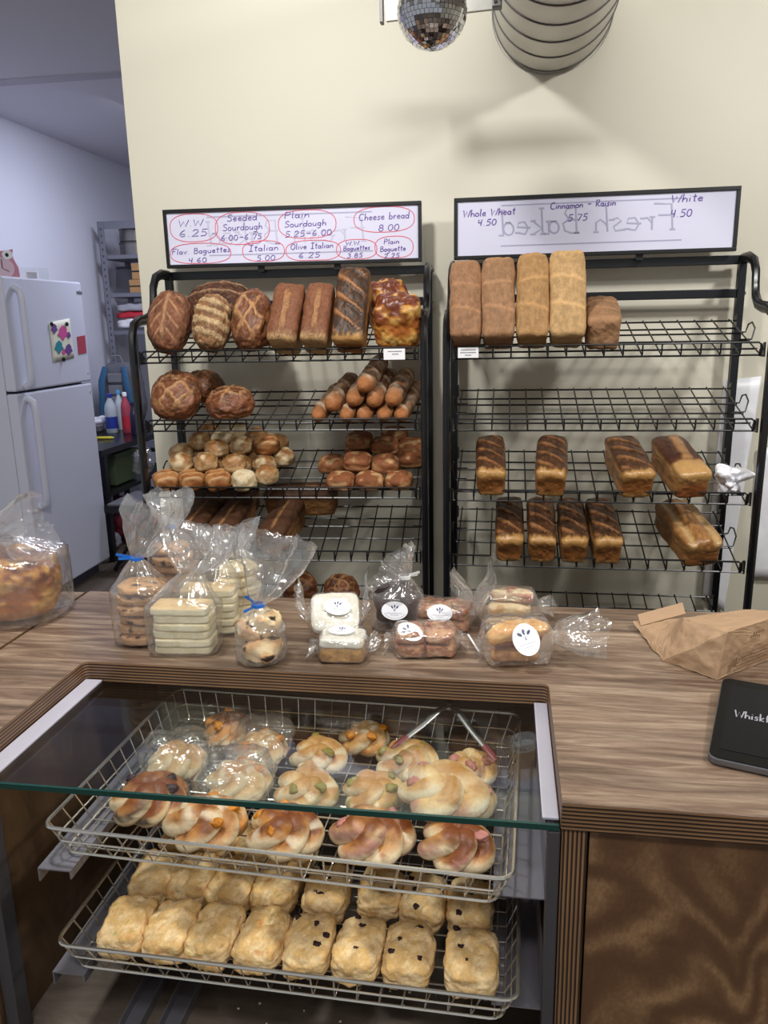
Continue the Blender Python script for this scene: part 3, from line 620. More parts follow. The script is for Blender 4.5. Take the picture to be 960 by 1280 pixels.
def baguette(seed, d_, l_, n=20):
    V, F, D = superq(d_/2, l_/2, d_*.46, 2.2, n); a, b, z = D[:, 0], D[:, 1], D[:, 2]
    t = V[:, 1]/(l_/2); k = 1/np.maximum(.25, np.sqrt(np.maximum(1-t**2, .01)))*np.maximum(0, 1-np.abs(t)**5)**.5; V[:, 0] *= np.clip(k, .3, 3); V[:, 2] *= np.clip(k, .3, 3)
    q = np.stack([V[:, 0]*30, V[:, 1]*20+seed*5.3, V[:, 2]*30], 1); nz = fbm(q, 1, seed); nf = fbm(q, 5, seed+2); r = line(t*1.9+a*.35+seed*.31, .16)*sstep(.1, .5, z)
    V[:, 2] += r*.003; V[:, 0] += nz*.0015
    col = mixc(L('#8a5732'), L('#b08055'), sstep(-.3, .5, nz)); col = mixc(col, L('#dcc4a4'), r*.9); col = mixc(col, L('#b9a28c'), sstep(-.2, .6, nf+nz*.5)*.65*sstep(-.9, -.4, t)); col = mixc(col, L('#b57038'), sstep(-.62, -.92, t)*.9)
    V[:, 2] += d_*.46; return V, F, np.clip(col, .004, 1)
def bun(seed, w_, l_, h_, kind='roll', n=15):
    V, F, D = superq(w_/2, l_/2, h_/2, 2.3 if kind == 'roll' else 3.0, n); a, b, z = D[:, 0], D[:, 1], D[:, 2]
    V[:, 2] = np.where(z < 0, V[:, 2]*.7, V[:, 2]); q = np.stack([a*1.2, b*1.2+seed*4.1, z*1.2], 1); nz = fbm(q, 1.6, seed); nf = fbm(q, 8, seed+2); V += D*(nz*.0025)[:, None]
    if kind == 'roll':
        col = mixc(L('#d8b078'), L('#b07838'), sstep(-.2, .6, z+nz*.7)); col = mixc(col, L('#ecd6a8'), sstep(-.25, 1.0, nz-.2*(seed % 3-1))*.85); col = mixc(col, L('#8f5122'), sstep(.0, 1.0, nf*.6-nz)*.7)
    elif kind == 'scored':
        r = line(b*1.8+a*.25, .2)*sstep(.2, .5, z); V[:, 2] += r*.002; col = mixc(L('#b97a3c'), L('#985724'), sstep(-.3, .5, nz)); col = mixc(col, L('#dcae74'), r*.7)
    elif kind == 'pale': col = mixc(L('#e2c692'), L('#efdcb6'), sstep(-.4, .4, nz)); col = mixc(col, L('#c7975a'), sstep(.2, .7, nf)*.35)
    else: col = mixc(L('#b47847'), L('#94562f'), sstep(-.4, .4, nz+z*.3)); col = mixc(col, L('#dcb67e'), sstep(.2, .6, -nz+.2*nf)*.7*sstep(0, .5, z)); col = mixc(col, L('#c99a6c'), sstep(.1, -.4, z)*.6)
    V[:, 2] += h_*.35; return V, F, np.clip(col, .004, 1)
def cheese_loaf(seed, w_, l_, h_, n=30):
    V, F, D = superq(w_/2, l_/2, h_/2, 3.6, n); a, b, z = D[:, 0], D[:, 1], D[:, 2]; q = np.stack([a*1.3, b*1.3+seed*2.2, z*1.3], 1)
    cell = np.full(len(V), 9.); rs = np.random.RandomState(seed); pts = rs.uniform(-1, 1, (60, 3)); pts /= np.abs(pts).max(1)[:, None]
    for p in pts: cell = np.minimum(cell, np.linalg.norm(D-p, axis=1))
    nz = fbm(q, 2.2, seed); nf = fbm(q, 7, seed+1); up = sstep(-.1, .5, z); V += D*((.42-cell)*.020*(.35+up))[:, None] + D*(nf*.0022)[:, None]
    col = mixc(L('#d98f2c'), L('#c06a1a'), sstep(-.4, .4, nz)); col = mixc(col, L('#6b2813'), up*sstep(-.25, .35, nz+.35-cell*.7)*.9); col = mixc(col, L('#93401a'), sstep(.32, .55, cell)*.8); col = mixc(col, L('#f0c266'), sstep(.2, .6, -nz+nf*.3)*.6); col = mixc(col, L('#5a2413'), up*sstep(.3, .8, nf)*.6)
    V[:, 2] += h_/2; return V, F, np.clip(col, .004, 1)

# ---- right rack
def lie(rk, i, u, v, yaw, gap=0): return shelf_M(rk, i) @ Matrix.Translation((u, v, .0045+gap)) @ Matrix.Rotation(math.radians(yaw), 4, 'Z')
def lean(rk, i, u, v0, th, l_, h_, yaw=0, roll=0):
    zf, zb = SH[i]; z = zf+(zb-zf)*v0/RD-.007; th = math.radians(th)
    return RM[rk] @ Matrix.Translation((u, v0+l_/2*math.cos(th), z+l_/2*math.sin(th))) @ Matrix.Rotation(math.radians(yaw), 4, 'Z') @ Matrix.Rotation(th, 4, 'X') @ Matrix.Rotation(math.radians(roll), 4, 'Z')
def uat(rk, px, py, v): return rl(rk, px, py, v).x
g = 'whole wheat tin loaves on the right rack'
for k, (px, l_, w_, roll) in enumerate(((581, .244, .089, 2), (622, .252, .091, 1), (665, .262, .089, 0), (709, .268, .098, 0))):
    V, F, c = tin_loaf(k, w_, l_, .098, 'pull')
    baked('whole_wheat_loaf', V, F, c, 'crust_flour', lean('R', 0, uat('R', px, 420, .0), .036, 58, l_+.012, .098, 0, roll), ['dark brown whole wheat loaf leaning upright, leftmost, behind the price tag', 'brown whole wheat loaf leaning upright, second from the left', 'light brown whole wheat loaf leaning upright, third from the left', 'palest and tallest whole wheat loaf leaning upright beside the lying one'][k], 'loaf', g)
V, F, c = tin_loaf(5, .094, .24, .092, 'pull')
baked('whole_wheat_loaf', V, F, c, 'crust_flour', lie('R', 0, uat('R', 757, 420, .0), .125, -3), 'shorter whole wheat loaf lying flat right of the upright ones', 'loaf', g)
g = 'white tin loaves on the third shelf'
for k, (px, w_, yaw, st, lb) in enumerate(((612, .088, 2, 'slash', 'slashed dark crusted white loaf, leftmost on the third shelf'), (691, .092, -4, 'slash', 'slashed white loaf second from left on the third shelf, standing alone'),
                                  (791, .098, 6, 'slash', 'broad slashed white loaf third from left on the third shelf'), (857, .100, 9, 'split', 'white loaf split lengthwise, rightmost on the third shelf beside the plastic bag'))):
    V, F, c = tin_loaf(10+k, w_, .258, .086, st); baked('white_loaf', V, F, c, 'crust_gloss', lie('R', 2, uat('R', px, 612, .0), .120, yaw), lb, 'loaf', g)
g = 'white tin loaves on the fourth shelf'
for k, (px, w_, yaw, st, lb) in enumerate(((636, .084, 0, 'slash', 'slashed white loaf, leftmost of the four pressed together on the fourth shelf'), (677, .084, 0, 'slash', 'slashed white loaf, second of the four pressed together on the fourth shelf'), (717, .082, 0, 'dark', 'very dark crusted white loaf, third of the four pressed together'),
                                  (757, .084, 2, 'dark', 'very dark crusted white loaf, rightmost of the four pressed together'), (866, .112, 12, 'plainlong', 'unslashed golden white loaf alone at the right end of the fourth shelf'))):
    V, F, c = tin_loaf(20+k, w_, .258, .088, st); baked('white_loaf', V, F, c, 'crust_gloss', lie('R', 3, uat('R', px, 700, .0), .120, yaw), lb, 'loaf', g)
# ---- left rack, top shelf
g = 'sourdough ovals on the top shelf'
for k, (px, w_, l_, pat, m_, th, lb) in enumerate(((208, .128, .196, 'leaf', 'crust_flour', 62, 'brown oval sourdough scored with a leaf pattern, leftmost on the top shelf'), (262, .112, .180, 'lines', 'crust_seed', 62, 'seeded pale oval sourdough with slanting cuts, second on the top shelf'), (312, .118, .194, 'cross', 'crust', 62, 'oval sourdough with crossed pale cuts, beside the tin loaves'))):
    V, F, c = boule(30+k, w_, l_, .105, pat); baked('sourdough_loaf', V, F, c, m_, lean('L', 0, uat('L', px, 430, .02), .052, th-2, l_, .10), lb, 'bread', g)
V, F, c = boule(35, .20, .14, .095, 'ends'); p = rl('L', 277, 376, .235)
baked('sourdough_loaf', V, F, c, 'crust_flour', RM['L'] @ Matrix.Translation((p.x, p.y, p.z-.03)) @ Matrix.Rotation(math.radians(38), 4, 'X'), 'dark oval sourdough lying behind the front row on the top shelf', 'bread', g)
for px, dx in ((326, 0),):
    V, F, c = boule(36, .13, .14, .09, 'cross'); p = rl('L', px, 412, .24); baked('sourdough_loaf', V, F, c, 'crust', RM['L'] @ Matrix.Translation((p.x, p.y, p.z-.045)) @ Matrix.Rotation(.3, 4, 'X'), 'sourdough mostly hidden behind the oval with crossed cuts', 'bread', g)
g = 'tin loaves on the left rack top shelf'
for k, (px, w_, l_, st, m_, th, roll, lb) in enumerate(((358, .090, .190, 'seed', 'crust_seed', 60, -5, 'seeded whole wheat tin loaf with a central split, next to the ovals'), (397, .082, .190, 'seed', 'crust_seed', 60, -4, 'seeded tin loaf in the middle of the three leaning tin loaves'), (439, .096, .236, 'dark', 'crust', 62, -3, 'tallest dark slashed tin loaf, next to the cheese bread'))):
    V, F, c = tin_loaf(40+k, w_, l_, .10, st); baked('tin_loaf', V, F, c, m_, lean('L', 0, uat('L', px, 430, .0), .036, th-2, l_, .10, 0, roll), lb, 'loaf', g)
V, F, c = cheese_loaf(4, .138, .120, .145); baked('cheese_bread', V, F, c, 'crust_gloss', lie('L', 0, uat('L', 496, 425, .03), .082, 4), 'lumpy orange cheese bread on the top shelf above the price tag', 'bread', 'cheese breads')
V, F, c = cheese_loaf(9, .115, .11, .15); baked('cheese_bread', V, F, c, 'crust_gloss', lie('L', 0, uat('L', 486, 420, .23), .245, 10), 'dark cheese bread half hidden behind the tallest tin loaf', 'bread', 'cheese breads')
# ---- second shelf
g = 'round sourdoughs on the second shelf'
V, F, c = boule(50, .150, .165, .10, 'cross'); baked('round_sourdough', V, F, c, 'crust', lean('L', 1, uat('L', 216, 505, .03), .045, 52, .165, .10), 'round crosscut sourdough propped up at the left end of the second shelf', 'bread', g)
V, F, c = boule(51, .145, .14, .10, 'cross'); baked('round_sourdough', V, F, c, 'crust', lie('L', 1, uat('L', 286, 515, .05), .085, 35), 'round sourdough lying flat, right one of the three on the second shelf', 'bread', g)
V, F, c = boule(53, .13, .13, .10, 'cross'); baked('round_sourdough', V, F, c, 'crust', lie('L', 1, uat('L', 256, 495, .22), .235, 10), 'round sourdough tucked behind the other two on the second shelf', 'bread', g)
g = 'baguettes piled on the second shelf'
low = [(403, 525), (436, 525), (458, 525), (482, 525), (508, 525)]
upp = [(416, 511, 'leftmost baguette on top of the pile, floury'), (441, 503, 'baguette on top of the pile whose blunt end shows between two others'), (456, 484, 'topmost baguette of the pile, with a floury cut'), (467, 511, 'floury baguette on top of the pile, right of the topmost one'), (489, 509, 'broad baguette on top of the pile at its right side')]
bl_ = [f'short baguette in the bottom layer of the pile, {ORD[k] if k < 4 else "rightmost"}' for k in range(5)] + [u[2] for u in upp]
bd_ = [.050]*5 + [.055]*5; c0 = []
for k, (px, py) in enumerate(low+[u[:2] for u in upp]):
    q = shelf_pt('L', 1, px, py, .03 if k < 5 else .05); c0.append([q[0], bd_[k]*.48 if k < 5 else q[2]])
lo_ = np.array([[.4, d*.47] for d in bd_]); hi_ = np.array([[.775, .3]]*10)
c1, lf = pack(c0, [[d*.505, d*.47] for d in bd_], [1]*10, lo_, hi_)
for k in range(10):
    l_ = .285 if k < 5 else .272; V, F, c = baguette(60+k, bd_[k], l_); yw = math.radians(-7)
    baked('baguette', V, F, c, 'crust_flour', shelf_M('L', 1) @ Matrix.Translation((c1[k][0]-math.sin(yw)*.13, .012+l_/2+(.012 if k >= 5 else 0), c1[k][1]-bd_[k]*.46+.001)) @ Matrix.Rotation(yw, 4, 'Z'), bl_[k], 'baguette', g)
# ---- third shelf
g = 'round rolls heaped on the third shelf'
rows = [('front row of the roll heap', .035, [(100, 410, 'scored'), (275, 415, 'scored'), (455, 415, 'scored'), (655, 425, 'pale')]), ('second row of the roll heap', .075, [(200, 297, 'roll'), (395, 300, 'roll'), (562, 312, 'roll'), (705, 335, 'roll')]),
        ('third row of the roll heap', .125, [(258, 222, 'roll'), (440, 218, 'roll'), (740, 268, 'roll')]), ('fourth row of the roll heap', .17, [(310, 143, 'roll'), (490, 150, 'pale'), (615, 205, 'roll'), (760, 205, 'scored')]), ('back row of the roll heap', .23, [(370, 88, 'roll'), (570, 98, 'pale'), (690, 135, 'roll'), (830, 145, 'roll')])]
sd = 80; its = []
for rn, v, it in rows:
    for k, (cx, cy, kd) in enumerate(it):
        s_ = .080 if kd == 'scored' else .073; q = shelf_pt('L', 2, 190+cx/5.333, 530+cy/5.333, v+.012)
        its.append((q, [s_*.5, s_*.5, .030], .6, kd, s_, {'scored': 'scored brown', 'pale': 'pale', 'roll': 'golden'}[kd]+f' round roll, {ORD[k] if k < len(it)-1 else "rightmost"} in the {rn}'))
for v, us in ((.125, (.10, .18, .26)), (.20, (.10, .18, .26, .34)), (.28, (.12, .20, .28))):
    for k, u in enumerate(us): its.append(([u, v, .03], [.0365, .0365, .030], 1.0, 'roll', .073, f'golden roll under the heap, {ORD[k]}, {"front" if v < .15 else "middle" if v < .25 else "wall side"} row'))
lo_ = np.array([[.028+a[1][0]*.6, .010+a[1][1], .024] for a in its]); hi_ = np.array([[.49, .325-a[1][1]*.6, .17] for a in its])
c1, lf = pack([a[0] for a in its], [a[1] for a in its], [a[2] for a in its], lo_, hi_, 800, .015)
for k, (q, r_, fr_, kd, s_, lb) in enumerate(its):
    if fr_ == 1.0 and lf[k] > .005: continue
    V, F, c = bun(80+k, s_, s_, .066, kd); baked('bread_roll', V, F, c, 'crust', shelf_M('L', 2) @ Matrix.Translation((c1[k][0], c1[k][1], c1[k][2]-.022)) @ Matrix.Rotation(k*1.3 if kd != 'scored' else .5, 4, 'Z'), lb, 'roll', g)
g = 'flat ciabatta buns on the third shelf'
cb = [(245, 1115, .05, 'front layer, leftmost'), (490, 1130, .055, 'front layer, middle one'), (735, 1130, .055, 'front layer, rightmost'), (395, 930, .10, 'floury pale one in the middle layer'), (645, 940, .10, 'darker one in the middle layer'), (400, 755, .19, 'topmost at the left'), (640, 800, .19, 'topmost in the centre'), (830, 915, .13, 'middle layer against the rack post'), (700, 715, .26, 'farthest back'), (830, 800, .21, 'topmost at the right')]
its = [(shelf_pt('L', 2, 390+cx/6.735, 440+cy/6.735, v), .5, f'flat brown ciabatta bun, {lb}') for cx, cy, v, lb in cb] + [([u, .155, .025], 1.0, f'flat ciabatta bun at the bottom of the pile, {("left", "middle", "right")[k]} one') for k, u in enumerate((.55, .64, .73))] + [([u, .245, .025], 1.0, f'flat ciabatta bun under the pile near the wall, {("left", "right")[k]} one') for k, u in enumerate((.62, .72))]
R3 = [.043, .040, .0255]
c1, lf = pack([a[0] for a in its], [R3]*len(its), [a[1] for a in its], np.array([[.45, .052, .0195]]*len(its)), np.array([[.790, .290, .19]]*len(its)), 900, .012)
for k, (q, fr_, lb) in enumerate(its):
    if fr_ == 1.0 and lf[k] > .005: continue
    V, F, c = bun(110+k, .086, .080, .054, 'flat'); baked('ciabatta_bun', V, F, c, 'crust_flour', shelf_M('L', 2) @ Matrix.Translation((c1[k][0], c1[k][1], c1[k][2]-.018)) @ Matrix.Rotation(.12*math.sin(k*2), 4, 'Z'), lb, 'bun', g)
# ---- fourth shelf and lower
g = 'dark brown loaves on the fourth shelf'
for k, (px, py, v, yaw, lb) in enumerate(((283, 640, .285, 88, 'dark brown loaf lying crosswise at the back, left one'), (380, 640, .285, 92, 'dark brown loaf lying crosswise at the back, right one'))):
    V, F, c = tin_loaf(130+k, .09, .245, .085, 'brown'); baked('brown_loaf', V, F, c, 'crust_seed', lie('L', 3, uat('L', px, py, v), v, yaw), lb, 'loaf', g)
for k, (px, py, v, lb) in enumerate(((280, 680, .10, 'dark brown loaf pointing forward, behind the cookie bags'), (345, 690, .095, 'dark brown loaf pointing forward on the fourth shelf, right one'), (240, 680, .10, 'dark brown loaf at the left end of the fourth shelf, behind the tied bag'))):
    V, F, c = tin_loaf(135+k, .092, .235, .085, 'brown'); zf, zb = SH[3]; u = uat('L', px, py, v-.06)
    baked('brown_loaf', V, F, c, 'crust_seed', lie('L', 3, u+.01, v+.012, -9), lb, 'loaf', g)
g = 'round breads on the bottom shelf'
for k, (px, v, lb) in enumerate(((428, .22, 'round brown bread on the bottom shelf, right one behind the cake slices'), (376, .24, 'round brown bread on the bottom shelf, left one behind the cake slices'))):
    V, F, c = boule(140+k, .118, .125, .10, 'cross'); baked('round_sourdough', V, F, c, 'crust', lie('L', 4, uat('L', px, 735, v), v, 20), lb, 'bread', g)

# ------------------------------------------------------------------ display case pastries
FILL = {'orange': '#e08a1c', 'dark': '#3b2320', 'pink': '#c98579', 'green': '#9a8b3e'}
def knot(seed, R, h_, pale, fill, m=190, n=16):
    """a rope of filled dough laid twice round in loops that pass over and under each other"""
    rs = np.random.RandomState(seed); q = 5 + 2*(seed % 5 == 0); t = np.linspace(0, 2*pi, m, endpoint=False); rr = R*.335*(1+.14*np.sin(3*t+seed)); R0, am = R*.47, R*.27; sq = rs.uniform(.82, .95)
    wob = 1+.07*np.sin(2*t+rs.uniform(0, 6)); c = np.stack([(R0+am*np.cos(q*t))*np.cos(2*t+seed)*wob, (R0+am*np.cos(q*t))*np.sin(2*t+seed)*wob*sq, h_*.20*np.sin(q*t)+h_*.44+h_*.16*np.cos(q*t)*-1], 1)
    tg = np.roll(c, -1, 0)-np.roll(c, 1, 0); tg /= np.linalg.norm(tg, axis=1)[:, None]; sd = np.cross(tg, [0, 0, 1.]); sd /= np.linalg.norm(sd, axis=1)[:, None]; up = np.cross(sd, tg)
    a = np.linspace(0, 2*pi, n, endpoint=False); V = (c[:, None, :]+rr[:, None, None]*(np.cos(a)[None, :, None]*sd[:, None, :]+.80*np.sin(a)[None, :, None]*up[:, None, :])).reshape(-1, 3)
    F = [[((i+1) % m)*n+k, ((i+1) % m)*n+(k+1) % n, i*n+(k+1) % n, i*n+k] for i in range(m) for k in range(n)]; crest = np.tile(np.sin(a), m); tt = np.repeat(t, n)
    core, fcore, dc_ = superq(R*.5, R*.45, h_*.36, 2.4, 8); core = core+np.array([0, 0, h_*.37]); F += (fcore+len(V)).tolist(); crest = np.r_[crest, np.full(len(core), -.35)]; tt = np.r_[tt, np.zeros(len(core))]; V = np.r_[V, core]
    qn = V*28+seed*3.3; nz = fbm(qn, 1, seed); nf = fbm(qn, 4, seed+1); V = V+np.stack([nz, nf*.6, nz*.4], 1)*.0014; V[:, 2] = np.maximum(V[:, 2], 0)
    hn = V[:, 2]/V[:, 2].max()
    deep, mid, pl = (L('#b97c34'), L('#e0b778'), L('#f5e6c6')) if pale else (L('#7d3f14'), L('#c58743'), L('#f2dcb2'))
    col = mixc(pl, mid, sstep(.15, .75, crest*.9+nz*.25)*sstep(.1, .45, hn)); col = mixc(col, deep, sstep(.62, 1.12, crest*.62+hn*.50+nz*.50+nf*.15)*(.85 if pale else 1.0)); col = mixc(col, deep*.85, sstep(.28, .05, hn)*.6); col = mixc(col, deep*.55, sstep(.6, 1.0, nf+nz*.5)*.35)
    fc = L(FILL[fill]); fill_spots = [seed*.5+2*pi*(k+.5)/q for k in range(q) if rs.rand() < .6]
    sp = line(tt*q/(4*pi)+seed*.21+nf*.03, .17)*sstep(.55, .15, np.abs(crest-.30+nf*.3))*(tt > 0); col = mixc(col, fc*.85, sp*.9); col = mixc(col, L('#f0e2c4'), line(tt*q/(2*pi)+seed*.4, .05)*sstep(.2, .6, crest)*.6*(tt > 0))
    return V, F, np.clip(col, .004, 1), fill_spots, fc
KN = [  # px, py (top centre), radius, pale, filling, label
 (178, 1002, .072, 0, 'dark', 'golden knot with dark fruit filling, front left corner of the upper basket'), (282, 1022, .074, 0, 'orange', 'knot with bright orange filling, second in the front row of the upper basket'), (388, 1036, .070, 0, 'orange', 'orange filled knot in the middle of the front row'), (490, 1048, .074, 0, 'pink', 'browned knot with pink ham filling, fourth in the front row'), (585, 1062, .068, 0, 'pink', 'browned knot at the front right corner of the upper basket'),
 (217, 938, .062, 1, 'dark', 'knot with dark speckled filling behind the front left one, under plastic wrap'), (298, 960, .066, 1, 'orange', 'knot behind the bright orange one, with glossy wrap'), (388, 968, .064, 1, 'green', 'pale knot in the middle of the second row'), (470, 985, .062, 1, 'green', 'very pale knot left of the large star shaped one'), (552, 972, .082, 1, 'pink', 'large star shaped pale knot resting on its neighbours'), (612, 985, .056, 1, 'pink', 'pale knot at the right edge beside the star shaped one'),
 (328, 915, .058, 1, 'orange', 'knot in the third row under glossy wrap'), (402, 930, .060, 1, 'green', 'pale knot in the third row, centre'), (497, 940, .066, 1, 'green', 'long pale knot in the third row below the tongs'), (608, 948, .054, 1, 'pink', 'pale knot at the right edge near the tongs tip'), (332, 880, .058, 0, 'orange', 'dark shaded knot at the back of the upper basket, left'), (424, 893, .056, 1, 'orange', 'knot at the back of the upper basket, right of the shaded one')]
KS = .88; kc = []
for k, (px, py, R_, pale, fl, lb) in enumerate(KN):
    p = P(px, py, z=BU+.045+(.047 if k == 9 else 0)); kc.append([p.x, p.y+(.012 if k < 5 else .004)])
on = [k for k in range(len(KN)) if k != 9]; kr = np.array([[KN[k][2]*KS*1.0, KN[k][2]*KS*.94] for k in on])
c1, lf = pack([kc[k] for k in on], kr, [1]*len(on), np.array([-.618, .928])+kr, np.array([.000, 1.312])-kr, 900, .01)
for i_, k in enumerate(on): kc[k] = c1[i_]
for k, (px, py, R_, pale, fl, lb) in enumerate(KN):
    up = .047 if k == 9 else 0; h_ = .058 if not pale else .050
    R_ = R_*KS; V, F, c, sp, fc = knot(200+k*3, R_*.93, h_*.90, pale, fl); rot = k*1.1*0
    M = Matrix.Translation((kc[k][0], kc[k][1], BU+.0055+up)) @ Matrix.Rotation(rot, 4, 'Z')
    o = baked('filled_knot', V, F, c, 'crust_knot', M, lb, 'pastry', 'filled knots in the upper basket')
    if 'wrap' in lb:
        v2, f2, d2 = superq(R_*1.08, R_*1.0, h_*.62, 2.6, 18); v2 = v2+d2*(fbm(v2*24, 1, k+50)*.012)[:, None]+np.array([0, 0, h_*.58]); v2[:, 2] = np.maximum(v2[:, 2], .001); np_obj('plastic_wrap', v2, f2, 'wrap_film', o)
    for a in sp[:3]:
        v2, f2, d2 = superq(.012, .008, .007, 2.2, 6); v2 = v2 + fbm(v2*300, 1, k)[:, None]*d2*.0025; A = np.array(Matrix.Rotation(a+.6, 3, 'Z')); v2 = v2 @ A.T + np.array([R_*.62*math.cos(a), R_*.52*math.sin(a), h_*.70])
        np_obj('filling', v2, f2, 'crust', o, None, True, np.clip(np.tile(fc*.75, (len(v2), 1)), 0, 1))
def scone(seed, w_, l_, h_, fruit, n=18):
    V, F, D = superq(w_/2, l_/2, h_/2, 4.2, n); a, b, z = D[:, 0], D[:, 1], D[:, 2]; q = np.stack([a, b*1.3+seed*2.9, z], 1); nz = fbm(q, 2.3, seed); nf = fbm(q, 7, seed+2); top = sstep(.2, .8, z)
    V += D*(nz*.0035+nf*.0012)[:, None]; V[:, 2] -= sstep(.10, .02, np.abs(b-.05+nz*.3))*top*.0025; V[:, 2] += top*.004*(1-a*a)*(1-b*b)
    col = mixc(L('#e3c795'), L('#d0a767'), sstep(-.2, .5, nz+.3*top)); col = mixc(col, L('#b88648'), sstep(.25, .8, -nz+nf*.4+.35*sstep(.6, .95, np.abs(a))*0)*.6); col = mixc(col, L('#eed9b2'), sstep(.3, .8, nf)*.4)
    if not fruit: col = mixc(col, L('#d58733'), sstep(.62, .85, vnoise(q, 4.5, seed+7))*.8); col = mixc(col, L('#7d8442'), sstep(.66, .85, vnoise(q, 6, seed+11))*.7)
    V[:, 2] += h_/2; return V, F, np.clip(col, .004, 1)
SC = [('back row of scones', 1.062, [-.579, -.510, -.439, -.362, -.276, -.187, -.114, -.038]), ('front row of scones', .952, [-.575, -.502, -.430, -.354, -.278, -.201, -.125, -.031]), ('hidden third row of scones', 1.170, [-.572, -.500, -.430, -.355])]
sd = 0
for rn, y, xs in SC:
    for k, x in enumerate(xs):
        sd += 1; fr = k > 3; w_ = .078 if (k == 7 and y < 1) else .0715; l_ = .086 if (k == 5 and y > 1) else .1035
        V, F, c = scone(300+sd, w_, l_, .044, fr); pos = (ORD[k] if k < len(xs)-1 else 'rightmost')
        M = Matrix.Translation((x*.985-.004, y+.010+(.012 if l_ < .1 else 0), BLo+.0075)) @ Matrix.Rotation(math.radians((sd*37 % 7)-3), 4, 'Z')
        o = baked('scone', V, F, c, 'scone_crust', M, ('raisin' if fr else 'cheese and herb')+f' scone, {pos} in the {rn}', 'scone', 'scones in the lower basket')
        if fr:
            rs = np.random.RandomState(sd)
            for j in range(3 + sd % 2):
                xx, yy = rs.uniform(-.028, .028), rs.uniform(-.042, .042); v2, f2, d2 = superq(.0062*rs.uniform(.6, 1.1), .0045*rs.uniform(.7, 1.1), .0035, 2, 5); v2 = v2 + d2*(fbm(v2*400, 1, j)*.002)[:, None] + np.array([xx, yy, .0445])
                np_obj('raisin', v2, f2, 'sweet', o, None, True, np.tile(L('#2e1a1c'), (len(v2), 1)))
# ------------------------------------------------------------------ bagged goods on the counter
def film_mesh(secs, seed, n=64, m=44):
    """secs: (centre, u axis, v axis, ru, rv, power, pleat, noise); a crinkled tube of film through them"""
    k = len(secs); A = np.array([[*s[0], *s[1], *s[2], *s[3:]] for s in secs], dtype=float); d = np.r_[0, np.cumsum(np.linalg.norm(np.diff(A[:, :3], axis=0), axis=1)+np.abs(np.diff(A[:, 9]))+1e-4)]; d /= d[-1]
    t = np.linspace(0, 1, m); B = np.stack([np.interp(t, d, A[:, c]) for c in range(A.shape[1])], 1); rs = np.random.RandomState(seed)
    th = np.linspace(0, 2*pi, n, endpoint=False); f = np.zeros(n)
    for q in (5, 7, 11, 15, 19): f += rs.uniform(.4, 1)*np.abs(np.cos(q*th/2+rs.uniform(0, 6)))
    f = f/f.max()-.5; g = np.zeros(n)
    for q in (3, 6, 9, 13): g += rs.uniform(.4, 1)*np.cos(q*th+rs.uniform(0, 6))
    g /= np.abs(g).max(); V = []
    for i in range(m):
        c, u, v = B[i, :3], B[i, 3:6], B[i, 6:9]; ru, rv, p, pl, nz = B[i, 9:14]; cs, sn = np.cos(th), np.sin(th)
        r = ((np.abs(cs)/ru)**p+(np.abs(sn)/rv)**p)**(-1/p); r = r*(1+pl*f+.35*pl*g)
        V.append(c+np.outer(r*cs, u)+np.outer(r*sn, v))
    V = np.concatenate(V); nzv = np.repeat(B[:, 13], n); dirs = np.stack([fbm(V, 22, seed+j, 3) for j in (1, 4, 7)], 1); V = V+dirs*nzv[:, None]
    F = [[i*n+j, i*n+(j+1) % n, (i+1)*n+(j+1) % n, (i+1)*n+j] for i in range(m-1) for j in range(n)]; return V, F
EX, EY, EZ = (1, 0, 0), (0, 1, 0), (0, 0, 1)
def tied_bag(label, x, y, z, rx, ry, h, neck, flare, tie, seed, p=2.3, fl_r=.03, rot=0, mat='bag_film', pinch=.010, tail=None, neck_off=(0, 0)):
    t = thing('cellophane_bag', label, 'bag', (x, y, z), rot, 'cellophane bags on the counter'); nx, ny = neck_off; R_ = Matrix.Rotation(-rot, 3, 'Z'); fd = R_ @ Vector(flare)
    fu = fd.normalized(); su = Vector((fu.z, 0, -fu.x)).normalized(); sv = fu.cross(su).normalized()
    secs = [((0, 0, .0012), EX, EY, rx*.3, ry*.3, p, .0, .0), ((0, 0, .0015), EX, EY, rx*.85, ry*.85, p, .02, .0), ((0, 0, .008), EX, EY, rx, ry, p, .03, .001), ((0, 0, h*.5), EX, EY, rx*1.01, ry*1.01, p, .03, .003), ((0, 0, h), EX, EY, rx, ry, p, .05, .003)]
    for a in (.35, .7): secs.append(((nx*a, ny*a, h+(neck-h)*a), EX, EY, rx*(1-a)+pinch*a, ry*(1-a)+pinch*a, 2, .05+.3*a, .002))
    secs.append(((nx, ny, neck), EX, EY, pinch, pinch*.8, 2, .3, .0))
    for a, k in ((.18, .35), (.45, .75), (.75, 1.0), (1.0, 1.05)):
        c = Vector((nx, ny, neck))+fd*a; secs.append((tuple(c), tuple(su), tuple(sv), pinch+fl_r*k, pinch*.7+fl_r*k*.42, 2, .55, .002+.010*a))
    V, F = film_mesh(secs, seed); np_obj('film', V, F, mat, t)
    if tie:
        MB().lathe([(pinch*1.05, -.0035), (pinch*1.25, -.003), (pinch*1.25, .003), (pinch*1.05, .0035)], 16, (nx, ny, neck), caps=False).build('twist_tie', tie, t, world=False)
        for a in (tail or []):
            e = R_ @ Vector(a); s0 = Vector((nx, ny, neck)); MB().bar(s0+e.normalized()*pinch, s0+e, .0012, .0048).build('tie_tail', tie, t, world=False)
    return t
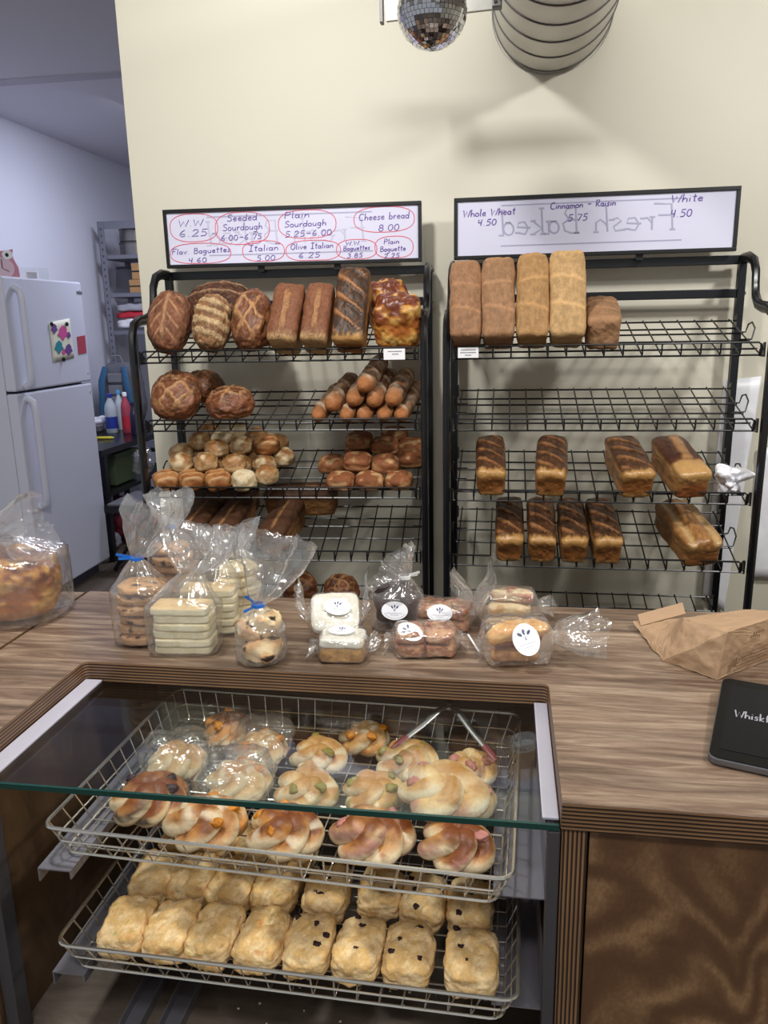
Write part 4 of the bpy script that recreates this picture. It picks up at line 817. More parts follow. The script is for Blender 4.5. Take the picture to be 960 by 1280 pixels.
def sticker(parent, c, nrm, upv, rx, ry, bend=0):
    nrm = Vector(nrm).normalized(); up = (Vector(upv)-nrm*Vector(upv).dot(nrm)).normalized(); rt = up.cross(nrm); M = Matrix(((rt.x, up.x, nrm.x, c[0]), (rt.y, up.y, nrm.y, c[1]), (rt.z, up.z, nrm.z, c[2]), (0, 0, 0, 1)))
    T = TM[parent.name].inverted() @ M
    m = MB(); ring = [(rx*math.cos(2*pi*k/32), ry*math.sin(2*pi*k/32)) for k in range(32)]; m.prism(ring, 0, .0006, M=T); s = m.build('sticker', 'sticker_white', parent, world=False)
    m = MB(); z0, z1 = .0007, .0010
    for a in (-42, 0, 42):
        ca, sa = math.cos(math.radians(90+a)), math.sin(math.radians(90+a)); cx, cy = ca*ry*.42, ry*.10+sa*ry*.38
        pet = [(cx+ca*ry*.17*math.cos(q)-sa*ry*.085*math.sin(q), cy+sa*ry*.17*math.cos(q)+ca*ry*.085*math.sin(q)) for q in [2*pi*k/10 for k in range(10)]]; m.prism(pet, z0, z1, M=T)
        m.prism([(ca*ry*.25-.0003, ry*.10+sa*ry*.20), (ca*ry*.25+.0003, ry*.10+sa*ry*.20), (-ca*ry*.12+.0003, -ry*.06), (-ca*ry*.12-.0003, -ry*.06)], z0, z1, M=T)
    m.build('whisk_logo', 'logo_blue', s, world=False)
    m = MB()
    for yy, hw in ((-.30, .62), (-.50, .32)):
        x = -hw*rx
        while x < hw*rx: m.prism([(x, yy*ry), (x+.0012, yy*ry), (x+.0012, yy*ry+.0011), (x, yy*ry+.0011)], z0, z1, M=T); x += .0019
    for k in range(22):
        a = math.radians(205+130*k/21); x, yy = rx*.86*math.cos(a), ry*.84*math.sin(a); m.prism([(x, yy), (x+.0011, yy), (x+.0011, yy+.0010), (x, yy+.0010)], z0, z1, M=T)
    m.build('small_print', 'logo_grey', s, world=False); return s
def cookie(seed, r, h_, chips, col0='#c99a68', n=14):
    V, F, D = superq(r, r, h_/2, 3.2, n); rr = np.hypot(V[:, 0], V[:, 1]); k = np.minimum(1, r/np.maximum(rr, 1e-5)); V[:, 0] *= k; V[:, 1] *= k; q = V*40+seed*2.7; nz = fbm(q, 1, seed); nf = fbm(q, 3.5, seed+1); V += D*(nz*.0022+nf*.001)[:, None]
    V[:, 2] += (D[:, 2] > 0)*.003*(1-np.minimum(1, (rr/r)**2)); b = L(col0); col = mixc(b*1.12, b*.78, sstep(-.4, .5, nz+nf*.4))
    if chips: col = mixc(col, L('#3c241d'), sstep(.44, .56, vnoise(V, 95, seed+3)))
    V[:, 2] += h_/2; return V, F, np.clip(col, .004, 1)
def put(name, gen, M, mat, label, cat, grp): V, F, c = gen; return baked(name, V, F, c, mat, M, label, cat, grp)
LV = ['bottom', 'second from bottom', 'third from bottom', 'fourth from bottom', 'fifth from bottom', 'sixth from bottom', 'top']
def stack(px, py, n, r, h_, chips, where, grp, seed, col='#c99a68', dz=None):
    b = P(px, py, z=CT); z = CT+.0022
    for i in range(n):
        a = seed+i*2.1
        put('cookie', cookie(seed*10+i, r*(1+.04*math.sin(a)), h_, chips, col), Matrix.Translation((b.x+.004*math.sin(a), b.y+.004*math.cos(a), z)) @ Matrix.Rotation(.025*math.sin(a*1.7), 4, 'X') @ Matrix.Rotation(.03*math.cos(a), 4, 'Y'), 'sweet', f'cookie, {LV[i] if i < n-1 else "top"} of the stack {where}', 'cookie', grp); z += h_*1.09
    return b, z
# 1 front left cookie bag
b, zt = stack(181, 798, 6, .044, .0178, True, 'in the leftmost tied bag', 'cookies in the leftmost bag', 3)
tied_bag('clear bag of chocolate chip cookies tied with long blue tails, leftmost', b.x, b.y, CT, .0545, .0545, .108, .166, (.045, .01, .095), 'tie_blue', 401, fl_r=.040, tail=[(-.036, -.012, .010), (-.030, -.014, .002)])
# 2 cookie bag behind it
b, zt = stack(222, 757, 7, .043, .0185, True, 'in the second tied bag', 'cookies in the second bag', 5, '#c4925f')
tied_bag('clear bag of cookies with a blue tie, standing behind the leftmost bag', b.x, b.y, CT, .0535, .0535, .134, .180, (-.006, .01, .075), 'tie_blue', 402, fl_r=.034, tail=[(.016, -.010, .004)])
# 3, 4 shortbread bags
def slab(seed, w_, l_, h_, topc, n=9):
    V, F, D = superq(w_/2, l_/2, h_/2, 9, n); q = V*60+seed; nz = fbm(q, 1, seed); V += D*(nz*.0008)[:, None]; col = mixc(L('#eadfb4'), L('#f0e8c8'), sstep(-.4, .4, nz)); col = mixc(col, L('#d9b06c'), sstep(.3, .9, D[:, 2])*topc); V[:, 2] += h_/2; return V, F, np.clip(col, 0, 1)
for bi, (px, py, n_, rot, wh, sd) in enumerate(((234, 812, 6, 4, 'in the front shortbread bag', 21), (266, 787, 6, 8, 'in the rear shortbread bag', 27))):
    b = P(px, py, z=CT); z = CT+.002
    for i in range(n_):
        put('shortbread', slab(sd*9+i, .108, .060, .0152, .75 if i == n_-1 else .2), Matrix.Translation((b.x+.002*math.sin(i*2.2), b.y+.0015*math.cos(i*3), z)) @ Matrix.Rotation(math.radians(rot+math.sin(i*1.9)*1.5), 4, 'Z'), 'sweet', f'shortbread slab, {LV[i] if i < n_-1 else "top"} of the stack {wh}', 'shortbread', 'shortbread slabs '+wh); z += .0154
    tied_bag(['clear bag of stacked shortbread with a tall loose plastic top, front one', 'clear bag of shortbread half hidden behind the front shortbread bag'][bi], b.x, b.y, CT, .066, .041, .096, .150 if bi == 0 else .150, (.018, .02, .085) if bi == 0 else (.01, .01, .05), None, 410+bi, p=5, fl_r=.042 if bi == 0 else .03, rot=math.radians(rot), pinch=.020, neck_off=(.016, .01))
# 5 pale cookie bag with label
b, zt = stack(302, 775, 6, .040, .0185, False, 'in the bag of pale cookies', 'pale cookies in the labelled bag', 8, '#ead7a2')
t = tied_bag('clear bag of pale yellow cookies with a round white label, behind the shortbread', b.x, b.y, CT, .050, .050, .120, .158, (-.01, .01, .05), None, 420, fl_r=.032)
sticker(t, (b.x-.030, b.y-.043, CT+.052), (-.25, -1, .25), (0, .2, 1), .019, .024)
# 6 knobbly cookie bag, blue tie, flare to the right
b = P(327, 824, z=CT)
for i, (dx, dy, dz, r) in enumerate(((.006, -.006, .002, .036), (-.012, .012, .034, .036), (.010, .004, .058, .030))):
    V, F, D = superq(r, r, r*.62, 2.3, 14); q = V*45+i*9; nz = fbm(q, 1, 430+i); V += D*(nz*.005+fbm(q, 4, 433)*.0015)[:, None]; c = mixc(L('#e8cfa0'), L('#cf9f66'), sstep(-.3, .5, nz)); c = mixc(c, L('#33211c'), sstep(.46, .56, vnoise(V, 80, 431+i))); V[:, 2] += r*.62
    baked('cookie', V, F, np.clip(c, 0, 1), 'sweet', Matrix.Translation((b.x+dx, b.y+dy, CT+dz)), f'knobbly chocolate chip cookie, {("bottom", "middle", "top")[i]} one in the blue tied bag by the cutout', 'cookie', 'knobbly cookies in the tied bag')
tied_bag('clear bag of knobbly cookies tied in blue, with a wide flared top', b.x, b.y, CT, .047, .045, .070, .106, (.030, .02, .130), 'tie_blue', 431, p=2, fl_r=.052, tail=[(-.024, -.012, -.010), (-.022, -.006, .018)])

# wrapped slices
def wrap(label, c, rx, ry, h, rot, seed, lf=(-.05, 0, .02), rf=(.05, 0, .03), lr=.03, rr=.035, tilt=0, mat='wrap_film'):
    M = Matrix.Translation(c) @ Matrix.Rotation(rot, 4, 'Z') @ Matrix.Rotation(tilt, 4, 'X'); t = thing('wrapped_treat', label, 'wrapped treat', M=M, group='wrapped treats on the counter'); hz = h/2
    secs = []; c0 = Vector((-rx, 0, hz)); c1 = Vector((rx, 0, hz))
    for a, k in ((1, 1.05), (.6, .85), (.25, .5)): secs.append((tuple(c0+Vector(lf)*a), EY, EZ, .008+lr*k, .006+lr*k*.55, 2, .5, .003+.008*a))
    secs += [((-rx-.006, 0, hz), EY, EZ, .012, .008, 2, .3, .001), ((-rx*.92, 0, hz), EY, EZ, ry*.8, hz*.85, 3, .08, .002), ((-rx*.8, 0, hz), EY, EZ, ry, hz, 4, .03, .002), ((0, 0, hz), EY, EZ, ry*1.01, hz*1.01, 4, .03, .003), ((rx*.8, 0, hz), EY, EZ, ry, hz, 4, .03, .002), ((rx*.92, 0, hz), EY, EZ, ry*.8, hz*.85, 3, .08, .002), ((rx+.006, 0, hz), EY, EZ, .012, .008, 2, .3, .001)]
    for a, k in ((.25, .5), (.6, .85), (1, 1.05)): secs.append((tuple(c1+Vector(rf)*a), EY, EZ, .008+rr*k, .006+rr*k*.55, 2, .5, .003+.008*a))
    V, F = film_mesh(secs, seed, 56, 40); V[:, 2] = np.maximum(V[:, 2], .0006) if not tilt else V[:, 2]; np_obj('film', V, F, mat, t); return t, M
def cake(label, M, w_, l_, h_, seed):
    V, F, D = superq(w_/2, l_/2, h_*.32, 8, 14); q = V*90+seed; nz = fbm(q, 1, seed); V += D*(nz*.0016)[:, None]; c = mixc(L('#c99b58'), L('#9c6f35'), sstep(-.4, .5, nz)); V[:, 2] += h_*.32
    t = thing('cake_slice', label, 'cake slice', M=M, group='frosted cake slices'); np_obj('crumb', V, F, 'crumb', t, None, True, np.clip(c, 0, 1))
    V, F, D = superq(w_*.5+.0015, l_*.5+.0015, h_*.2, 6, 14); nz = fbm(V*50+seed, 1, seed+1); V += D*(nz*.0018)[:, None]; V[:, 2] += h_*.80; np_obj('frosting', V, F, 'frosting', t, None, True, np.tile(L('#dedacb'), (len(V), 1)))
    return t
b = P(428, 825, z=CT); M = Matrix.Translation((b.x, b.y+.012, CT+.002)) @ Matrix.Rotation(.05, 4, 'Z'); cake('white frosted carrot cake slice lying flat, lower of the two', M, .078, .064, .046, 440)
t, W_ = wrap('wrapped frosted cake slice lying flat at the edge of the cutout', (b.x, b.y+.012, CT), .044, .040, .052, .05, 441, (-.022, 0, -.008), (.02, .02, .0), .018, .022)
sticker(t, (b.x-.002, b.y+.012, CT+.0535), (0, -.12, 1), (0, 1, .1), .024, .016)
b2 = P(412, 790, z=CT+.045); M = Matrix.Translation((b2.x-.006, b2.y+.075, CT+.034)) @ Matrix.Rotation(.26, 4, 'Z') @ Matrix.Rotation(math.radians(38), 4, 'X'); cake('white frosted carrot cake slice propped up behind the lower one', M, .088, .078, .044, 445)
M2 = M @ Matrix.Translation((0, 0, -.002)); t, W_ = wrap('wrapped frosted cake slice propped up, with plastic ears standing above it', M2.to_translation(), .049, .046, .050, .26, 446, (-.022, .05, .012), (.020, .05, .012), .026, .034, math.radians(38))
nv = M2.to_3x3() @ Vector((0, 0, 1)); uv = M2.to_3x3() @ Vector((.2, 1, 0)); pc = M2 @ Vector((.004, .004, .0525)); sticker(t, pc, nv, uv, .026, .018)
# dark cake
b = P(497, 782, z=CT); V, F, D = superq(.046, .040, .044, 2.6, 18); nz = fbm(V*30, 1, 450); V += D*(nz*.006)[:, None]; V[:, 2] += .044; c = mixc(L('#43282a'), L('#2a1718'), sstep(-.3, .4, nz))
baked('chocolate_cake', V, F, np.clip(c, 0, 1), 'sweet', Matrix.Translation((b.x, b.y, CT+.002)), 'dark chocolate cake inside the bag with a white oval label', 'cake', 'chocolate treats')
t = tied_bag('clear tied bag holding dark chocolate cake with a white oval label', b.x, b.y, CT, .054, .050, .072, .105, (-.035, -.005, .030), 'tie_white', 451, p=2.4, fl_r=.042, tail=[(.030, -.004, .012), (.026, .004, .004)], neck_off=(.016, .0))
sticker(t, (b.x+.002, b.y-.052, CT+.052), (0, -1, .35), (0, .3, 1), .026, .018)
# fruit squares, front and back
for k, (px, py, rot, n_, wh, sd) in enumerate(((531, 815, .12, 2, 'front wrapped fruit squares', 460), (553, 783, -.1, 2, 'rear wrapped fruit squares', 470))):
    b = P(px, py, z=CT)
    for i in range(n_):
        for j, dx in enumerate((-.026, .027)):
            V, F, D = superq(.027, .034, .0115, 5, 12); nz = fbm(V*70+sd+i*3+j, 1, sd+i*2+j); V += D*(nz*.0035)[:, None]; V[:, 2] += .012; c = mixc(L('#cf9a6e'), L('#a3603f'), sstep(-.3, .4, nz)); c = mixc(c, L('#e3bf92'), sstep(.25, .7, fbm(V*160, 1, sd+j))*.6)
            baked('fruit_square', V, F, np.clip(c, 0, 1), 'crumb', Matrix.Translation((b.x, b.y, CT+.003+i*.0235)) @ Matrix.Rotation(rot, 4, 'Z') @ Matrix.Translation((dx, 0, 0)) @ Matrix.Rotation(.05*(j-.5)+.03*i, 4, 'Y'), f'brown fruit square, {("lower", "upper")[i]} {("left", "right")[j]} one in the {wh}', 'fruit square', wh)
    t, W_ = wrap(['wrapped brown fruit squares with a tilted white label, front of the pair', 'wrapped brown fruit squares behind the front pair, with a tall crumpled plastic top'][k], (b.x, b.y, CT), .060, .042, .056, rot, sd+1, (-.012, -.008, -.012) if k == 0 else (-.02, 0, .02), (.014, 0, -.006) if k == 0 else (.035, .01, .085), .016 if k == 0 else .02, .016 if k == 0 else .042)
    if k == 0: sticker(t, (b.x-.024, b.y-.026, CT+.050), (-.1, -.75, 1), (-1, .5, .3), .017, .026)
    else: sticker(t, (b.x-.002, b.y-.040, CT+.044), (0, -1, .55), (0, .5, 1), .025, .017)
# biscotti, front and rear
def biscotto(seed, l_, c0, c1):
    V, F, D = superq(l_/2, .019, .0115, 3.4, 14); t_ = V[:, 0]/(l_/2); V[:, 1] += .008*(1-t_**2)-.004; nz = fbm(V*70+seed, 1, seed); V += D*(nz*.003)[:, None]; V[:, 2] += .012; return V, F, np.clip(mixc(L(c0), L(c1), sstep(-.4, .45, nz)), 0, 1)
b = P(642, 826, z=CT)
for i, (dx, dy, dz, rot, l_, c0, c1, lb) in enumerate(((.0, .0, .002, .18, .085, '#cf9a5c', '#a86a38', 'bottom'), (.004, .012, .026, .25, .090, '#c58c60', '#a5653f', 'middle'), (.004, -.004, .050, .30, .112, '#eabd72', '#d89a4c', 'long golden topmost'))):
    put('biscotti', biscotto(480+i, l_, c0, c1), Matrix.Translation((b.x+dx, b.y+dy, CT+dz)) @ Matrix.Rotation(rot, 4, 'Z') @ Matrix.Rotation(.0 if i < 2 else -.10, 4, 'Y') @ Matrix.Rotation(.35*(i == 2), 4, 'X'), 'sweet', f'{lb} biscotti in the front biscotti bag', 'biscotti', 'biscotti in the front bag')
t, W_ = wrap('wrapped golden biscotti with a round white label and a plastic tail to the right', (b.x+.004, b.y+.004, CT), .062, .040, .082, .22, 486, (-.012, 0, -.02), (.085, -.012, .012), .018, .046)
sticker(t, (b.x+.020, b.y-.038, CT+.058), (.05, -.85, .6), (-.35, .5, .8), .023, .029)
b = P(632, 783, z=CT)
for i in range(3): put('biscotti', biscotto(490+i, .085, '#e6cfa4', '#cda56e' if i < 2 else '#b96f58'), Matrix.Translation((b.x+.006*i, b.y+.014*(i-1), CT+.002+.024*i)) @ Matrix.Rotation(.3-.2*i, 4, 'Z'), 'sweet', f'pale biscotti, {("bottom", "middle", "top")[i]} one in the rear biscotti bag', 'biscotti', 'biscotti in the rear bag')
t, W_ = wrap('wrapped pale biscotti lying behind the labelled biscotti', (b.x+.004, b.y, CT), .058, .038, .080, .15, 495, (-.055, .0, .045), (.03, .01, -.01), .040, .02)
MB().bar(P(585, 793, z=CT+.006), P(599, 815, z=CT+.003), .0035, .0012).build('twist_tie_strip', 'tie_white', M=Matrix.Translation(P(592, 804, z=CT))); tag(bpy.data.objects['twist_tie_strip'], 'loose white twist tie lying between the fruit squares and the biscotti', 'twist tie')
# cheese bread on the side worktop
b = P(28, 768, z=CT); V, F, c = cheese_loaf(14, .185, .17, .135, 30)
baked('cheese_bread', V, F, c, 'crust_gloss', Matrix.Translation((b.x-.012, b.y, CT+.003)) @ Matrix.Rotation(.4, 4, 'Z'), 'bagged orange cheese bread on the side worktop at the left edge', 'bread', 'cheese breads')
t = tied_bag('large clear bag around the cheese bread with a flaring plastic top', b.x-.012, b.y, CT, .112, .104, .140, .176, (.085, .0, .015), None, 500, p=2.6, fl_r=.050, pinch=.022, neck_off=(-.006, -.01))

# ------------------------------------------------------------------ paper bag and tablet
pb = thing('paper_bag', 'brown paper bag lying on its side with a folded opening, behind the tablet', 'bag', P(880, 820, z=CT))
B1, B0, BR = P(829, 826, z=CT+.001), P(896, 850, z=CT+.001), P(1010, 806, z=CT+.001); BK = B1+(BR-B0); TB = P(800, 792, z=CT+.004)
T0 = P(910, 790, Y=B0.y+.012); T1 = P(855, 773, Y=B1.y+.045); TR = P(1000, 762, Y=BR.y-.006); TK = P(928, 763, Y=BK.y-.01); TB2 = P(790, 776, Y=TB.y+.03)
NK = P(846, 774, Y=TB.y+.06); NB = BK+(TB-B1)*.6
vs_ = [B1, B0, BR, BK, T1, T0, TR, TK, TB, TB2, NK, NB, (B1+T0)*.5+Vector((-.004, -.006, 0)), (B0+TR)*.5+Vector((.002, -.004, .002))]
fc = [(0, 1, 12), (1, 5, 12), (5, 4, 12), (4, 0, 12), (1, 2, 13), (2, 6, 13), (6, 5, 13), (5, 1, 13), (4, 5, 6, 7), (3, 2, 1, 0), (2, 3, 7, 6), (0, 4, 10, 9, 8), (3, 11, 10, 7), (4, 7, 10), (0, 8, 11, 3), (8, 9, 10, 11)]
m = MB(); m.add(vs_, fc); o = m.build('bag_body', 'kraft', pb)
sd_ = o.modifiers.new('sub', 'SUBSURF'); sd_.subdivision_type = 'SIMPLE'; sd_.levels = 4; sd_.render_levels = 4
tx = bpy.data.textures.new('crumple', 'CLOUDS'); tx.noise_scale = .035; dm = o.modifiers.new('crumple', 'DISPLACE'); dm.texture = tx; dm.strength = .010; dm.mid_level = .5
F0, F1, F2, F3 = P(797, 768, Y=TB.y+.035), P(853, 753, Y=TB.y+.075), P(857, 767, Y=TB.y+.055), P(801, 782, Y=TB.y+.012); off = Vector((0, .004, -.003))
m = MB(); m.add([F0, F1, F2, F3, F0+off, F1+off, F2+off, F3+off], [(0, 3, 2, 1), (4, 5, 6, 7), (0, 1, 5, 4), (1, 2, 6, 5), (2, 3, 7, 6), (3, 0, 4, 7)]); m.build('folded_flap', 'kraft', pb)
# flat print on the end of the bag
rt = (BR-B0).normalized(); upv = (T0-B0).normalized(); nn = rt.cross(upv).normalized()
if nn.y > 0: nn = -nn
def bagpt(a, b_): return B0+(BR-B0)*a+(T0-B0)*b_*(1-a)+(TR-BR)*b_*a+nn*.0065
m = MB()
for r_, (a0, a1) in enumerate(((.20, .62), (.17, .64), (.20, .60), (.18, .62), (.22, .52))):
    a = a0
    while a < a1:
        q = [bagpt(a, .42-.075*r_), bagpt(a+.014, .42-.075*r_), bagpt(a+.014, .455-.075*r_), bagpt(a, .455-.075*r_)]; m.add(q, [(0, 1, 2, 3)]); a += .021
for a in (.10, .12, .13): m.add([bagpt(a, .22), bagpt(a+.012, .20), bagpt(a+.016, .42), bagpt(a+.004, .40)], [(0, 1, 2, 3)])
for a in (.30, .33, .36, .39, .42, .56, .59): m.add([bagpt(a, .80), bagpt(a+.02, .80), bagpt(a+.02, .86), bagpt(a, .86)], [(0, 1, 2, 3)])
tag(m.build('printed_text', 'kraft_ink', pb), kind='stuff')
tl, bl = P(903, 846, z=CT+.030), P(884, 945, z=CT+.013); ay = (tl-bl); Lh = ay.length; ay.normalize(); ax = Vector((ay.y, -ay.x, 0)).normalized(); az = ax.cross(ay)
Mt = Matrix(((ax.x, ay.x, az.x, bl.x), (ax.y, ay.y, az.y, bl.y), (ax.z, ay.z, az.z, bl.z), (0, 0, 0, 1)))
tb = thing('tablet', 'black tablet lying on the right edge of the worktop, its screen showing a grey name', 'tablet', M=Mt)
TWd = .178
MB().prism(rrect(0, 0, TWd, Lh, .014, 6), -.0115, -.0010, ).build('casing', 'tablet_edge', tb, world=False, bevel=.002)
MB().prism(rrect(.0015, .0015, TWd-.0015, Lh-.0015, .013, 6), -.0009, .0).build('front_glass', 'tablet_bezel', tb, world=False)
scn = MB().prism(rrect(.014, .024, TWd-.014, Lh-.024, .002, 2), .00005, .0004).build('screen', 'tablet_black', tb, world=False)
GL['f'] = (.24, [[(.24, .95), (.14, 1.0), (.09, .85), (.09, 0)], [(0, .55), (.22, .57)]])
tx_ = strokes('Whiskfu', .026, Lh*.50, .020, slant=0); m = MB()
for l in tx_: m.tube([(a, b_, .0006) for a, b_ in l], .0010, 4, flat=.3)
m.build('screen_text', 'tablet_text', scn, world=False)
legs = MB().box(.02, Lh-.03, -.024, TWd-.02, Lh-.012, -.0116).build('stand_foot', 'tablet_bezel', tb, world=False)

# ------------------------------------------------------------------ tongs in the upper basket
a0, a1, a2 = P(562, 880, z=.866), P(503, 925, z=.838), P(610, 938, z=.840)
tg = thing('tongs', 'steel serving tongs with dark red tips leaning in the back of the upper basket', 'tongs', a0)
for e in (a1, a2):
    arm = MB().tube([a0, a0*.75+e*.25+Vector((0, 0, .004)), a0*.4+e*.6, e], [.006, .007, .007, .006], 8, flat=.5).build('arm', 'steel', tg, smooth=True)
    dr = (e-a0).normalized(); MB().tube([e-dr*.02, e, e+dr*.015, e+dr*.025], [.0055, .007, .006, .003], 8, flat=.5).build('tip', 'tip_red', tg, smooth=True)
MB().lathe([(.004, -.006), (.008, -.004), (.008, .004), (.004, .006)], 12, a0).build('hinge', 'steel', tg)

# crumbs on the deck of the case
rs = np.random.RandomState(77); Vc = []; Fc = []
for k in range(46):
    r = rs.uniform(.0008, .0035); v2, f2, d2 = superq(r, r*.8, r*.6, 2.4, 2); v2 = v2*rs.uniform(.6, 1.2, v2.shape)+np.array([rs.uniform(-.45, .03), rs.uniform(.97, 1.25), .4208+r*.5]); Fc += [[i+sum(len(q) for q in Vc) for i in f] for f in f2.tolist()]; Vc.append(v2)
Vc = np.concatenate(Vc); o = np_obj('crumbs', Vc, Fc, 'frosting', M=Matrix.Translation((-.2, 1.1, .42)), world=True, cols=np.tile(L('#d9cdb8'), (len(Vc), 1))); tag(o, 'scattered pale pastry crumbs on the floor of the display case', 'crumbs', kind='stuff')
# ------------------------------------------------------------------ duct, bracket and mirror ball
DX, DZ, DR = .118, 2.402, .170
du = thing('spiral_duct', 'galvanised round air duct with raised rings running into the cream wall', 'duct', (DX, 1.4, DZ))
RotY = Matrix.Translation((DX, 0, DZ)) @ Matrix.Rotation(-pi/2, 4, 'X')
MB().lathe([(DR, 0.2), (DR, WY-.001)], 64, M=RotY, caps=False).build('pipe', 'galvanised', du, smooth=True)
y = WY-.012
while y > .25:
    pts = [(DX+DR*1.004*math.cos(2*pi*k/64), y-.020*(k/64), DZ+DR*1.004*math.sin(2*pi*k/64)) for k in range(65)]
    MB().tube(pts, .0028, 5).build('seam_ring', 'seam_dark', du, smooth=True); y -= .125
MB().lathe([(DR+.006, WY-.006), (DR+.006, WY-.001)], 64, M=RotY, caps=False).build('wall_collar', 'pale_metal', du, smooth=True)
pa, pb_ = P(480, -4, Y=2.16), P(640, -12, Y=2.16)
hb = thing('hanger_bracket', 'flat galvanised metal bar fixed to the duct behind the mirror ball', 'bracket', (pa.x, 2.16, pa.z))
e0, e1 = P(483, 26, Y=2.16), P(616, 11, Y=2.16)
m = MB(); vsb = [e0, e1, e1+Vector((0, 0, .046)), e0+Vector((-.006, 0, .060))]; m.add(vsb+[v+Vector((0, .012, 0)) for v in vsb], [(0, 1, 2, 3), (7, 6, 5, 4), (0, 4, 5, 1), (1, 5, 6, 2), (2, 6, 7, 3), (3, 7, 4, 0)]); m.build('bar', 'bracket_metal', hb)
q = e1+Vector((.012, 0, .012)); MB().box(q.x-.014, 2.148, q.z-.012, q.x+.010, 2.176, q.z+.014).build('clamp', 'seam_dark', hb, bevel=.003)
for dx, dz in ((-.006, .0), (.004, .006)): MB().lathe([(.004, 0), (.004, .004)], 8, M=Matrix.Translation((q.x+dx, 2.148, q.z+dz)) @ Matrix.Rotation(pi/2, 4, 'X')).build('screw', 'frame_black', hb)
MB().box(e0.x-.016, 2.150, e0.z-.004, e0.x-.008, 2.176, e0.z+.085).build('end_plate', 'seam_dark', hb)
mc = P(540, 14, Y=2.0); mr_ = .0795
mbl = thing('mirror_ball', 'small mirror ball covered in square mirrored tiles hanging in front of the bracket', 'mirror ball', mc)
MB().lathe([(mr_*.97*math.sin(pi*k/16)+.0001, -mr_*.97*math.cos(pi*k/16)) for k in range(17)], 32, mc).build('ball_core', 'tablet_edge', mbl, smooth=True)
rs = random.Random(4); nrow = 26
for i in range(nrow):
    la = -pi/2 + pi*(i+.5)/nrow; cnt = max(4, int(2*pi*math.cos(la)*mr_/.0098)); m = MB()
    for j in range(cnt):
        a0, a1 = 2*pi*(j+.06)/cnt, 2*pi*(j+.94)/cnt; l0, l1 = la-pi/nrow*.46, la+pi/nrow*.46; jx, jy = rs.uniform(-.06, .06), rs.uniform(-.06, .06); R_ = mr_*1.004
        pts = []
        for aa, ll in ((a0, l0), (a1, l0), (a1, l1), (a0, l1)):
            d = Vector((math.cos(ll)*math.cos(aa), math.cos(ll)*math.sin(aa), math.sin(ll))); pts.append(Vector(mc)+d*(R_+.0012*((aa-a0)/(a1-a0)-.5)*jx*12+.0012*((ll-l0)/(l1-l0)-.5)*jy*12))
        m.add(pts, [(0, 1, 2, 3)])
    m.build('mirror_tiles', 'mirror', mbl)
MB().tube([Vector(mc)+Vector((0, 0, mr_*.97)), Vector(mc)+Vector((0, 0, 1.15))], .0015, 5).build('cord', 'frame_black', mbl)
MB().lathe([(.012, mr_*.96), (.012, mr_*.96+.012), (.004, mr_*.96+.016)], 12, mc).build('cap', 'steel', mbl)

# ------------------------------------------------------------------ plastic by the right rack
def sheet(corners, seed, amp, n=16):
    A, B, C, D = [np.array(c) for c in corners]; u, v = np.meshgrid(np.linspace(0, 1, n), np.linspace(0, 1, n), indexing='ij'); u = u.ravel()[:, None]; v = v.ravel()[:, None]
    V = A*(1-u)*(1-v)+B*u*(1-v)+C*u*v+D*(1-u)*v; nr = np.cross(B-A, D-A); nr /= np.linalg.norm(nr); V = V+nr*(fbm(V, 9, seed)*amp)[:, None]; F = [[i*n+j, (i+1)*n+j, (i+1)*n+j+1, i*n+j+1] for i in range(n-1) for j in range(n-1)]; return V, F
cr = [tuple(P(*q, Y=2.578)) for q in ((878, 745), (905, 765), (952, 470), (905, 475))]
V, F = sheet(cr, 7, .007, 22); o = np_obj('plastic_sheet', V, F, 'white_plastic', M=Matrix.Translation(P(900, 755, Y=2.578)), world=True); so = o.modifiers.new('thick', 'SOLIDIFY'); so.thickness = .002
tag(o, 'whitish wrinkled plastic sheet hanging on the wall behind the right end of the rack', 'plastic sheet')
cr = [tuple(P(*q, Y=2.575)) for q in ((942, 722), (985, 722), (990, 560), (950, 560))]
V, F = sheet(cr, 17, .004, 14); o = np_obj('plastic_bag_pack', V, F, 'white_plastic', M=Matrix.Translation(P(960, 722, Y=2.575)), world=True); so = o.modifiers.new('thick', 'SOLIDIFY'); so.thickness = .012
tag(o, 'pack of flat white bags hanging on the wall right of the rack post', 'bag pack')
p = P(914, 607, Y=2.262)+Vector((0, 0, .012)); V, F, D = superq(.040, .024, .036, 2.2, 20); V = V + D*(fbm(V*26, 1, 3)*.030)[:, None] + D*(np.abs(fbm(V*60, 1, 5))*.010)[:, None]
o = np_obj('crumpled_bag', V, F, 'white_plastic', M=Matrix.Translation(p)); o.data.polygons.foreach_set('use_smooth', np.zeros(len(o.data.polygons), bool)); tag(o, 'crumpled white plastic bag stuffed on the third shelf at its right end', 'plastic bag')

